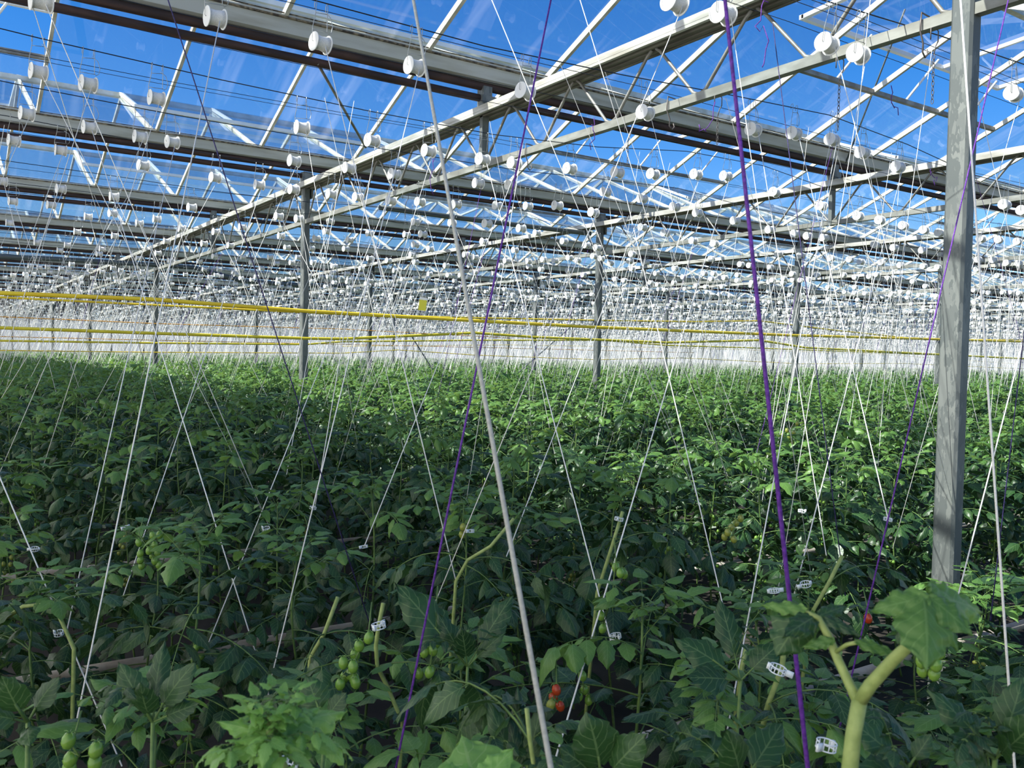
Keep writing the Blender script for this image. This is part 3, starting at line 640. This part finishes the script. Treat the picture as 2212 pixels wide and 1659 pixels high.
def compound(LV, base, d, size, rr, nu=6, nc=5, pairs=4, mi=0, stalk=1, droop=0.5, n_t=3, up=np.array([0, 0, 1.0]), lf=0.29):
    d = np.array(d, float); d /= np.linalg.norm(d); K = 7; pts = [np.array(base, float)]; dirs = []
    cur = d.copy()
    for k in range(K):
        dirs.append(cur.copy()); pts.append(pts[-1]+cur*size/K); cur = cur+np.array([0, 0, -droop/K*1.6]); cur /= np.linalg.norm(cur)
    dirs.append(cur)
    if n_t: LV.tube(pts, np.linspace(0.0034, 0.0014, K+1)*(size/0.32), n_t, stalk)
    def put(p, dd, L, upv):
        B = basis(dd, upv); V, F, UV = leaflet(L, L*rr.uniform(0.5, 0.66), nu, nc, rr.uniform(0.1, 0.65), rr.uniform(-.45, 0.35), rr, 0.13, rr.uniform(0, 0.5))
        LV.put(V@B.T+p, F, UV, mi)
    side = np.cross(up, d); side /= max(np.linalg.norm(side), 1e-6)
    for q in range(pairs):
        s = 0.26+0.60*q/max(1, pairs-1)+rr.uniform(-.03, .03); i = int(s*K); p = pts[i]+(pts[i+1]-pts[i])*(s*K-i)
        sc = (1.0 if 0 < q < pairs else 0.85)*rr.uniform(0.8, 1.1)
        for sg in (-1, 1):
            dd = dirs[i]*rr.uniform(0.25, 0.7)+side*sg+np.array([0, 0, rr.uniform(-.8, .25)]); L = size*lf*sc
            p2 = p+dd/np.linalg.norm(dd)*L*0.18
            if nu > 4: LV.tube([p, p2], 0.0012, 3, stalk)
            tw = np.array([rr.uniform(-.6, .6), rr.uniform(-.6, .6), 1.0])
            put(p2, dd, L, tw)
    put(pts[-1], dirs[-1]+np.array([0, 0, -0.1]), size*lf*1.25, np.array([rr.uniform(-.3, .3), rr.uniform(-.3, .3), 1.0]))
def fruit_truss(b, base, rr, n=8, L=0.16, mi_t=1):
    pts = [np.array(base)+np.array([0.02*math.sin(t*3), 0.05*t, -L*t*t]) for t in np.linspace(0, 1, 6)]
    b.tube(pts, 0.0022, 5, 0)
    for k in range(n):
        p = pts[min(5, 1+k*5//n)]+np.array([(1 if k % 2 else -1)*0.014, rr.uniform(-.006, .006), -0.01-0.004*k % 3]); ell(b, p, 0.0105, 0.0135, mi_t)
def ell(b, c, r, h, mi, n=8, tilt=0):
    prof_ = [(h*math.cos(a), r*math.sin(a)) for a in np.linspace(0.12, math.pi-0.12, 6)]
    b.lathe(prof_[::-1], 'z', n, c, mi)
# plant prototypes 1.4 m tall
PLH = 1.4
plants = []
for v in range(7):
    rr = random.Random(100+v); LV = Leaves()
    sx, sy = rr.uniform(-.1, .1), rr.uniform(-.08, .08)
    path = lambda t: np.array([sx*math.sin(t*2.2)+0.02*math.sin(t*9), sy*math.sin(t*2.5), PLH*t])
    a = rr.random()*6; nl = 21
    for k in range(nl):
        t = 0.30+0.65*k/(nl-1); a += 2.4+rr.uniform(-.5, .5); size = (0.33 if t < 0.8 else 0.33-(t-0.8)*0.8)*rr.uniform(0.75, 1.15)
        el = rr.uniform(-.1, 0.6) if t < 0.85 else rr.uniform(0.5, 1.1)
        compound(LV, path(t), (math.cos(a)*math.cos(el), math.sin(a)*math.cos(el), math.sin(el)), size, rr, mi=0 if t < 0.88 else 2, droop=rr.uniform(.35, .9))
    for k in range(5):   # growing tip
        a += 2.4; compound(LV, path(0.97), (0.5*math.cos(a), 0.5*math.sin(a), 1), 0.13, rr, 5, 3, 2, mi=2, droop=0.5, lf=0.4)
    fm = LV.mesh('foliage', [M['leaf'], M['stem'], M['leaf_young']])
    st = MB(); st.tube([path(t) for t in np.linspace(0, 1, 12)], np.linspace(0.0065, 0.003, 12), 6); smh = st.mesh('stem', M['stem'], True)
    root = None
    fr = None
    if v % 2 == 0:
        f = MB(); fruit_truss(f, path(0.55), rr, 9); fruit_truss(f, path(0.72)+np.array([0, -0.02, 0]), rr, 7, 0.12)
        fr = f.mesh('fruit_truss', [M['stem'], M['tom_green'] if v != 4 else M['tom_yellow']], True)
    plants.append((fm, smh, fr))
# plant rows
cand = []; rp = random.Random(5)
rows = []
y = 1.25
while y < 46.5: rows += [y, y+0.55]; y += 1.6
for ri, yr in enumerate(rows):
    x = -1.6+rp.random()*0.4
    while x < 74:
        x += rp.uniform(0.34, 0.5); yy = yr+rp.uniform(-.09, .09); d = float(np.dot((x, yy, -0.6), Fv)); px, py, _ = proj((x, yy, -0.6)) if d > 0.2 else (9999, 0, 0)
        if d < 1.25 or not (-260 < px < W_PX+260): continue
        cand.append((d, x, yy, ri))
cand.sort()
NP = 300
def topz(d, rr_): return -0.36-0.36*math.exp(-((d-1.2)/3.2)**2)+rr_.uniform(-.10, .07)
first = {}
PL = []
for n, (d, x, yy, ri) in enumerate(cand[:NP]):
    if 3.2 < d < 4.2 and abs(x-X0) < 0.28 and abs(yy-Y0) < 0.3: continue
    v = rp.randrange(7); zt = topz(d, rp)
    px, py, _ = proj((x, yy, zt))
    if 1930 < px < 2200 and d < 3.9: zt -= 0.28
    fm, smh, fr = plants[v]
    rown = ri//2+1
    dd = dict(label='leafy green tomato plant among the others of the %s double crop row' % ordn(rown), cat='plant', group='tomato plants in the %s crop row' % ordn(rown))
    if v not in first:
        o = empty('tomato_plant', **dd); part('foliage', fm, o); part('stem', smh, o, label='pale green stem')
        if fr: part('fruit_truss', fr, o, label='drooping truss of small tomatoes')
        first[v] = o
    else: o = dup(first[v], **dd)
    s = (zt-GZ)/PLH; o.location = (x, yy, GZ); o.scale = (rp.uniform(0.92, 1.05), rp.uniform(.92, 1.05), s); o.rotation_euler = (0, 0, rp.random()*6.28)
    PL.append((o, x, yy, s))
# the rest of the crop as one mass
patches = []
for v in range(4):
    rr = random.Random(300+v); LV = Leaves()
    for k in range(17):
        bx, by = rr.uniform(-.6, .6), rr.uniform(-.6, .6); a = rr.random()*6; top = rr.uniform(-.08, .06)
        LV.tube([(bx, by, -1.0), (bx+rr.uniform(-.1, .1), by, top)], 0.006, 3, 1)
        for q in range(6):
            a += 2.4; z = top-0.02-0.45*q/6*rr.uniform(.7, 1.3); el = rr.uniform(0.1, 0.9) if q < 2 else rr.uniform(-.2, .5)
            compound(LV, (bx, by, z), (math.cos(a)*math.cos(el), math.sin(a)*math.cos(el), math.sin(el)), rr.uniform(0.22, 0.36), rr, 2, 3, 3, mi=0 if q > 1 else 2, droop=.6, n_t=0)
    patches.append(LV.arrays())
sparse = []
for v in range(3):
    rr = random.Random(400+v); LV = Leaves()
    for k in range(9):
        bx, by = rr.uniform(-.6, .6), rr.uniform(-.6, .6); a = rr.random()*6; top = rr.uniform(-.08, .06)
        for q in range(5):
            a += 2.4; z = top-0.02-0.3*q/5*rr.uniform(.7, 1.3); el = rr.uniform(0.1, 0.9) if q < 2 else rr.uniform(-.2, .5)
            compound(LV, (bx, by, z), (math.cos(a)*math.cos(el), math.sin(a)*math.cos(el), math.sin(el)), rr.uniform(0.3, 0.48), rr, 2, 3, 2, mi=0 if q > 1 else 2, droop=.6, n_t=0)
    sparse.append(LV.arrays())
Vs, Fs, Ms, Us = [], [], [], []; off = 0
dcut = cand[NP-1][0]
for gx in np.arange(-1.6, 84, 1.2):
    for gy in np.arange(1.2, 78, 1.2):
        P = (gx+rp.uniform(-.1, .1), gy+rp.uniform(-.1, .1), -0.38); d = float(np.dot(P, Fv))
        if d < dcut+0.2: continue
        px, _, _ = proj(P)
        if not (-200 < px < W_PX+200): continue
        V, F, MI, UV = patches[rp.randrange(4)] if d < 38 else sparse[rp.randrange(3)]
        a = rp.choice((0, 1, 2, 3))*math.pi/2+rp.uniform(-.2, .2); c_, s_ = math.cos(a), math.sin(a)
        V2 = np.column_stack([V[:, 0]*c_-V[:, 1]*s_, V[:, 0]*s_+V[:, 1]*c_, V[:, 2]])+np.array([P[0], P[1], -0.37+rp.uniform(-.05, .03)])
        Vs.append(V2.astype(np.float32)); Fs.append(np.asarray(F, np.int32)+off); Ms.append(MI); Us.append(UV); off += len(V)
ob('distant_tomato_crop', quadmesh('distant_tomato_crop', np.concatenate(Vs), np.concatenate(Fs), np.concatenate(Ms), np.concatenate(Us), [M['leaf'], M['stem'], M['leaf_young']], False),
   label='dense mass of tomato plants filling the distance up to the far walls', cat='tomato crop', kind='stuff')

# ------------------------------------------------------------------ grow pipes
for Y, z, l in ((2.03, -1.2, 'pale grey pipe glimpsed through the leaves at the bottom right'), (3.55, -1.2, 'pale grey pipe behind, between the second and third crop rows'), (0.72, -1.35, 'pale pipe nearest the camera under the leaves'), (5.2, -1.2, 'pale grey pipe between the third and fourth crop rows')):
    b = MB(); b.tube([(-2.2, Y, z), (30, Y, z)], 0.021, 12); ob('grow_pipe', b.mesh('grow_pipe', M['railpipe'], True), label=l, cat='pipe', group='pipes along the crop rows')

# ------------------------------------------------------------------ foreground plants built by hand
A_ = np.array
def sub(parent, name, me, label=None):
    o = part(name, me, parent, label=label); return o
def fgplant(base, label):
    return empty('tomato_plant', tuple(base), label=label, cat='plant')
def rel(P, base): return np.array(P)-np.array(base)
# forked plant, bottom right
base = atD(1832, 1760, 0.80); base = A_([base[0], base[1], base[2]]); t = fgplant(base, 'nearest tomato plant with a thick pale forked stem, bottom right')
rr = random.Random(11); st = MB()
def pd(x, y, D): return rel(atD(x, y, D), base)
g0 = A_([base[0]+0.05, base[1]+0.1, GZ])-base
st.tube([g0, pd(1825, 1800, .80), pd(1836, 1659, .80), pd(1843, 1590, .80), pd(1857, 1512, .80)], [.007, .0075, .0073, .0070, .0068], 12)
st.tube([pd(1857, 1516, .80), pd(1880, 1480, .79), pd(1930, 1425, .77), pd(1975, 1383, .75), pd(2000, 1350, .74)], [.0062, .006, .0055, .005, .004], 12)
st.tube([pd(1855, 1518, .80), pd(1836, 1480, .81), pd(1810, 1425, .82), pd(1790, 1375, .83), pd(1768, 1335, .84), pd(1740, 1322, .84)], [.0055, .0045, .0042, .004, .003, .002], 10)
st.tube([pd(1806, 1408, .82), pd(1830, 1392, .81), pd(1850, 1388, .80)], .002, 6)
sub(t, 'stem', st.mesh('forked_stem', M['stem_pale'], True), 'thick pale yellow-green forked stem')
LV = Leaves()
def single(px, py, D, tx, ty, TD, wr, nrm, mi=2, drp=0.15, fold=0.15, lob=0.11, curl=0.35):
    p = pd(px, py, D); q = pd(tx, ty, TD); d = q-p; L = np.linalg.norm(d); B = basis(d, A_(nrm, dtype=float))
    V, F, UV = leaflet(L, L*wr, 22, 13, drp, fold, rr, lob, curl); LV.put(V@B.T+p, F, UV, mi)
toc = -Fv   # towards camera
n1 = tuple(toc+A_([0, 0, .9]))
single(2005, 1290, .74, 1880, 1312, .74, .52, n1, 2)
single(1995, 1290, .74, 2018, 1425, .69, .72, n1, 2, .25, -.4, .07, .1)
single(1990, 1292, .75, 1945, 1392, .73, .5, n1, 0, .2, -.3, .08)
single(2012, 1292, .75, 2085, 1405, .73, .5, n1, 2, .2, -.3, .08)
single(2010, 1292, .74, 2112, 1368, .72, .62, n1, 2)
single(2015, 1288, .76, 2150, 1310, .80, .45, n1, 2)
single(2020, 1285, .76, 2075, 1265, .82, .4, n1, 2)
single(1965, 1280, .76, 2005, 1292, .74, .8, n1, 2)
single(1740, 1318, .84, 1640, 1298, .86, .35, n1, 2)
single(1735, 1325, .84, 1675, 1420, .83, .85, n1, 0, .1, -.15)
single(1750, 1322, .84, 1762, 1400, .84, .5, n1, 2)
single(1760, 1332, .84, 1700, 1365, .80, .4, n1, 0)
single(1770, 1330, .84, 1840, 1300, .86, .35, n1, 0)
single(1782, 1335, .82, 1866, 1370, .80, .35, n1, 0)
single(1850, 1386, .80, 1948, 1410, .79, .32, n1, 2)
single(1800, 1382, .82, 1730, 1395, .82, .4, n1, 2)
sub(t, 'foliage', LV.mesh('forked_foliage', [M['leaf'], M['stem'], M['leaf_young']]))
# leafy blurred tip, bottom left
base = atD(585, 1640, 0.85); t = fgplant(base, 'bright green leafy growing tip close to the camera at the bottom left'); LV = Leaves()
g0 = A_([base[0]+.03, base[1]+.1, GZ])-base
st = MB(); st.tube([g0, pd(640, 1700, .88), pd(600, 1640, .86), pd(580, 1580, .86), pd(583, 1530, .87)], [.007, .006, .005, .004, .002], 8)
sub(t, 'stem', st.mesh('tip_stem', M['stem_pale'], True))
for k in range(9):
    a = k*2.4; compound(LV, pd(590, 1640-k*6, .86), (math.cos(a), math.sin(a), 0.45+k*.06), 0.066-0.003*k, rr, 12, 5, 3, 2, 1, .6, lf=.38)
for k in range(14):
    a = k*2.4; compound(LV, pd(588+6*math.cos(a), 1592-k*3, .86), (math.cos(a)*.6, math.sin(a)*.6, 1.0), 0.036, rr, 8, 3, 3, 2, 1, .3, lf=.42)
for tx, ty, dd_ in ((468, 1550, .85), (462, 1630, .82), (700, 1500, .92), (770, 1497, .95), (690, 1560, .9), (560, 1660, .8), (655, 1620, .84), (520, 1590, .83)):
    single(585, 1590, .86, tx, ty, dd_, .36, n1, 2, .25, -.3, .22)
sub(t, 'foliage', LV.mesh('tip_foliage', [M['leaf'], M['stem'], M['leaf_lit']]))
# broad leaf bottom centre
base = atD(1010, 1720, 0.95); t = fgplant(base, 'plant with one broad lit leaf at the bottom centre'); LV = Leaves()
g0 = A_([base[0], base[1]+.05, GZ])-base
st = MB(); st.tube([g0, pd(1030, 1780, .97), pd(1020, 1690, .95)], [.007, .005, .003], 8); sub(t, 'stem', st.mesh('broad_stem', M['stem_pale'], True))
single(1040, 1740, .92, 992, 1572, .99, 1.05, tuple(toc+A_([0, 0, .5])), 0, .15, -.15, .08, .1)
single(1035, 1700, .93, 920, 1660, .93, .6, n1, 2); single(1035, 1700, .93, 1110, 1610, .95, .6, n1, 0)
sub(t, 'foliage', LV.mesh('broad_foliage', [M['leaf_lit'], M['stem'], M['leaf_lit']]))  # broad leaf coloured as if sunlit
# broad-leaved plants along the bottom edge
for (bx, by, D, tips, lab) in (
  (1300, 1690, 1.25, [(1285, 1575, 1.2, .8), (1225, 1620, 1.2, .6), (1375, 1600, 1.2, .6)], 'round-leaved shoot just right of the bottom centre'),
  (1600, 1700, 1.1, [(1500, 1560, 1.2, .5), (1690, 1560, 1.15, .5), (1590, 1600, 1.05, .6), (1640, 1680, 1.0, .6)], 'dark leafy shoot on the bottom edge left of the forked stem'),
  (1960, 1660, 1.0, [(1850, 1560, 1.0, .5), (1880, 1660, .95, .5), (2010, 1590, 1.0, .55), (1990, 1690, .9, .6)], 'dark leaves just right of the forked stem'),
  (2150, 1640, 1.05, [(2040, 1500, 1.05, .45), (2212, 1480, 1.05, .5), (2080, 1600, 1.0, .6), (2190, 1600, 1.0, .6), (2240, 1560, 1.0, .6)], 'broad dark leaves in the bottom right corner'),
  (700, 1560, 1.6, [(665, 1468, 1.6, .8), (740, 1500, 1.6, .7), (640, 1530, 1.6, .6)], 'round leaves just above the bright growing tip'),
  (330, 1560, 1.35, [(260, 1440, 1.35, .5), (400, 1440, 1.35, .55), (300, 1500, 1.3, .6), (420, 1520, 1.35, .6), (345, 1390, 1.4, .35)], 'leafy shoot at the bottom left, right of the long white string'),
  (60, 1560, 1.25, [(5, 1480, 1.2, .6), (110, 1470, 1.25, .6), (60, 1600, 1.2, .6), (-30, 1540, 1.2, .6)], 'dark broad leaves in the bottom left corner'),
  (1130, 1700, 1.3, [(1060, 1525, 1.3, .3), (1120, 1500, 1.32, .25), (1165, 1535, 1.3, .3), (1100, 1555, 1.3, .35)], 'slender upright shoot at the bottom left of the thick cord'),
  (1010, 1440, 1.9, [(870, 1270, 1.9, .45), (1000, 1370, 1.85, .6), (1100, 1290, 1.95, .4), (950, 1330, 1.9, .4), (1080, 1370, 1.9, .4)], 'dark drooping plant just right of the purple string at lower centre'),
  (1600, 1470, 1.7, [(1480, 1380, 1.7, .55), (1560, 1300, 1.75, .4), (1680, 1390, 1.7, .6), (1500, 1460, 1.65, .6)], 'leafy plant left of the thick purple cord, low')):
    base = atD(bx, by, D); t = fgplant(base, lab); LV = Leaves(); g0 = A_([base[0], base[1]+.05, GZ])-base
    st = MB(); st.tube([g0, g0*0.5, (0, 0, 0)], [.006, .005, .003], 8); st.tube([(0, 0, 0), pd(*tips[0][:3])*0.5], [.003, .002], 6); sub(t, 'stem', st.mesh('shoot_stem', M['stem'], True))
    for k, (tx, ty, TD, wr) in enumerate(tips):
        q = pd(tx, ty, TD); p = q*0.35; LV.tube([(0, 0, 0), tuple(p)], 0.0016, 5, 1)
        d = q-p; L = np.linalg.norm(d); B = basis(d, A_(n1)); V, F, UV = leaflet(L*1.15, L*1.15*wr*1.15, 10, 7, rr.uniform(.1, .3), rr.uniform(.05, .3), rr, .1, .3); LV.put(V@B.T+p, F, UV, 0)
        if wr < .55: compound(LV, p*0.8, d+A_([rr.uniform(-.1, .1), rr.uniform(-.1, .1), .05]), L*1.2, rr, 7, 5, 3, 0, 1, .7)
    sub(t, 'foliage', LV.mesh('shoot_foliage', [M['leaf'], M['stem'], M['leaf_young']]))
# bare pale stems standing out
for pts, D, r, lab in (([(828, 1303), (818, 1352), (812, 1395), (815, 1440), (835, 1480), (870, 1560)], 2.0, .005, 'cut green stem with a white ring clip left of the purple string'),
  ([(1612, 1400), (1603, 1440), (1590, 1540), (1584, 1615)], 2.2, .006, 'straight green stem beside the white string, bottom right of centre'),
  ([(1345, 1105), (1322, 1180), (1290, 1280)], 3.0, .006, 'slanting stem along the white string right of centre'),
  ([(1110, 1120), (1060, 1180), (1010, 1210), (985, 1255)], 2.8, .0055, 'brown-green arching stem near the centre'),
  ([(1138, 1530), (1145, 1600), (1155, 1665)], 1.25, .0035, 'thin light green upright stalk at the bottom, left of the thick cord'),
  ([(0, 1345), (50, 1310), (115, 1303), (160, 1400)], 2.5, .006, 'bent stem with a cut end at the left edge'),
  ([(730, 1290), (700, 1370), (670, 1420)], 2.5, .006, 'slanting green stem left of the dark purple string'),
  ([(1700, 1310), (1690, 1440), (1660, 1520), (1630, 1640)], 1.9, .006, 'green stem holding a white clip left of the purple cord'),
  ([(1820, 1200), (1790, 1260), (1750, 1330)], 2.6, .006, 'short green stem slanting behind the drooping leaf')):
    P = [atD(x, y, D) for x, y in pts]; base = P[-1]; t = fgplant(base, lab); st = MB(); st.tube([p-base for p in P]+[A_([base[0], base[1]+.1, GZ])-base], r, 8); sub(t, 'stem', st.mesh('bare_stem', M['stem_pale'], True))
    for k in range(2):
        LV = Leaves(); compound(LV, P[len(P)//2]-base, (rr.uniform(-1, 1), rr.uniform(-1, 1), .3), .26, rr, 7, 5, 3, 0, 1, .8); sub(t, 'leaf', LV.mesh('single_leaf', [M['leaf'], M['stem'], M['leaf_young']]))

# fruit trusses shown in the photo: stalk with every tomato a sub-part, on a plant of their own
tg = MB(); ell(tg, (0, 0, 0), .0112, .0145, 0, 16); tmesh = {k: tg.mesh('tomato', M[k], True) for k in ('tom_green', 'tom_yellow', 'tom_red')}
cg = MB()
for a in range(5): cg.tube([(0, 0, .0135), (.006*math.cos(a*1.257), .006*math.sin(a*1.257), .0155), (.011*math.cos(a*1.257), .011*math.sin(a*1.257), .013)], [.0015, .001, .0004], 4)
cmesh = cg.mesh('calyx', M['calyx'], True)
for pts, D, mk, lab in (
  ([(797, 1378), (776, 1395), (767, 1415), (742, 1432), (763, 1440), (757, 1455), (745, 1462), (765, 1466), (735, 1478), (768, 1475)], 1.9, 'tom_green', 'truss of green plum tomatoes left of the purple string'),
  ([(942, 1340), (960, 1350), (938, 1372), (955, 1372), (942, 1388), (917, 1408), (935, 1405), (905, 1455), (928, 1452)], 2.0, 'tom_green', 'truss of green tomatoes right of the purple string'),
  ([(1202, 1490), (1195, 1507), (1190, 1522), (1210, 1525)], 2.1, 'tom_red', 'red and orange ripe tomatoes at the lower centre'),
  ([(300, 1172), (330, 1157), (345, 1155), (334, 1178), (322, 1190), (303, 1196), (330, 1200), (340, 1196), (303, 1210), (334, 1212), (306, 1222), (343, 1220)], 2.9, 'tom_green', 'large truss of small green tomatoes at the left'),
  ([(152, 1640), (150, 1660), (205, 1648), (207, 1620), (148, 1600)], 1.4, 'tom_green', 'big green tomatoes at the bottom left edge'),
  ([(1991, 1428), (1993, 1448), (2022, 1436), (2028, 1408), (2018, 1455)], 1.6, 'tom_green', 'green tomatoes hanging under the drooping leaf at right'),
  ([(1550, 1450), (1258, 1460), (1262, 1490), (1272, 1512), (1250, 1505)], 2.2, 'tom_green', 'dim green tomatoes right of the lower centre'),
  ([(1330, 1225), (1340, 1238), (1348, 1240), (1298, 1330), (1302, 1358)], 2.4, 'tom_green', 'few light green tomatoes right of centre beside the string'),
  ([(1000, 1138), (998, 1155), (1006, 1141)], 3.0, 'tom_yellow', 'few yellow green tomatoes beside a white clip near centre'),
  ([(1590, 1130), (1580, 1140), (1572, 1150), (1600, 1120), (1565, 1160), (1585, 1165)], 3.0, 'tom_yellow', 'dim yellowing truss left of the thick purple cord'),
  ([(1715, 935), (1705, 945), (1690, 940), (1722, 915), (1712, 955), (1700, 930)], 5.0, 'tom_yellow', 'yellowing truss in the lit crop right of the purple cord'),
  ([(1875, 1336), (1600, 1398)], 2.3, 'tom_red', 'small red tomato beside the purple string at right')):
    if mk == 'tom_red' and len(pts) == 2: pts = pts[:1]
    if pts[0] == (1550, 1450): pts = pts[1:]
    base = atD(pts[0][0], pts[0][1]-18, D); t = empty('tomato_truss', tuple(base), label=lab, cat='tomatoes')
    b = MB(); Q = [atD(x, y, D+rr.uniform(-.03, .03)) for x, y in pts]; cx = sum(q for q in Q)/len(Q)
    b.tube([A_([0.02, 0.03, 0.05]), (0, 0, 0.0), (cx-base)*0.5, cx-base, (Q[-1]-base)], .0016, 5)
    for q in Q: b.tube([(cx-base)*(0.4)+(q-base)*0.3, q-base+A_([0, 0, .013])], .0009, 4)
    sk = part('stalk', b.mesh('truss_stalk', M['stem'], True), t)
    for k, q in enumerate(Q):
        mm = tmesh[mk if not (mk == 'tom_red' and k == 2) else 'tom_yellow']
        o = part('tomato', mm, t, tuple(q-base)); o.rotation_euler = (rr.uniform(-.3, .3), rr.uniform(-.3, .3), 0); part('calyx', cmesh, o)

# plant clips
cl = MB(); n = 20; r = .0125
for z in (-.0045, .0045):
    cl.tube([(r*math.cos(a), r*math.sin(a), z) for a in np.linspace(0.2, 2*math.pi-0.2, n)], .0011, 5)
for a in np.linspace(0.3, 2*math.pi-.3, 12): cl.tube([(r*math.cos(a), r*math.sin(a), -.0045), (r*math.cos(a), r*math.sin(a), .0045)], .0009, 4)
cl.box((r+.006, .002, 0), (.012, .003, .010)); cl.box((-r-.002, 0, 0), (.005, .004, .010))
clm = cl.mesh('plant_clip', M['clip'], True)
for x, y, D, l in ((818, 1352, 1.9, 'clip on the cut stem left of the purple string'), (1330, 1374, 2.4, 'clip at the end of a string right of the thick white cord'), (1680, 1446, 1.6, 'clip on the green stem just left of the thick purple cord'),
  (1556, 1323, 2.7, 'clip at the string end left of the thick purple cord'), (786, 1181, 3.4, 'square clip left of centre among dark leaves'), (127, 1368, 2.9, 'clip near the left edge beside two strings'), (437, 1392, 3.0, 'clip at the string end lower left'),
  (75, 1186, 3.6, 'clip high at the left edge'), (676, 1097, 3.9, 'clip left of the long white string, upper dark leaves'), (1015, 1147, 3.0, 'clip near the centre beside yellow green tomatoes'), (1740, 1262, 2.6, 'clip right of the purple cord above the limp leaf'),
  (1672, 1276, 2.5, 'clip left of the purple cord above the limp leaf'), (1785, 1610, 1.3, 'clip at the bottom edge left of the forked stem'), (1918, 1122, 3.1, 'clip on the purple string left of the tall post'), (1786, 1034, 4.3, 'clip in the lit crop left of the tall post'),
  (1337, 1121, 3.0, 'clip on the string right of the thick white cord, upper'), (575, 1143, 3.5, 'hooked clip left of the long white string'), (270, 1140, 3.4, 'clip above the tomato truss at the left'), (622, 1650, 1.3, 'clip at the bottom edge below the bright growing tip'), (1732, 1104, 3.6, 'clip right of the thick purple cord')):
    o = ob('plant_clip', clm, None, tuple(atD(x, y, D)), 'white plastic ring '+l, 'clip'); o.rotation_euler = (rr.uniform(-.3, .3), rr.uniform(-.3, .3), rr.random()*6); o.scale = (1.15,)*3
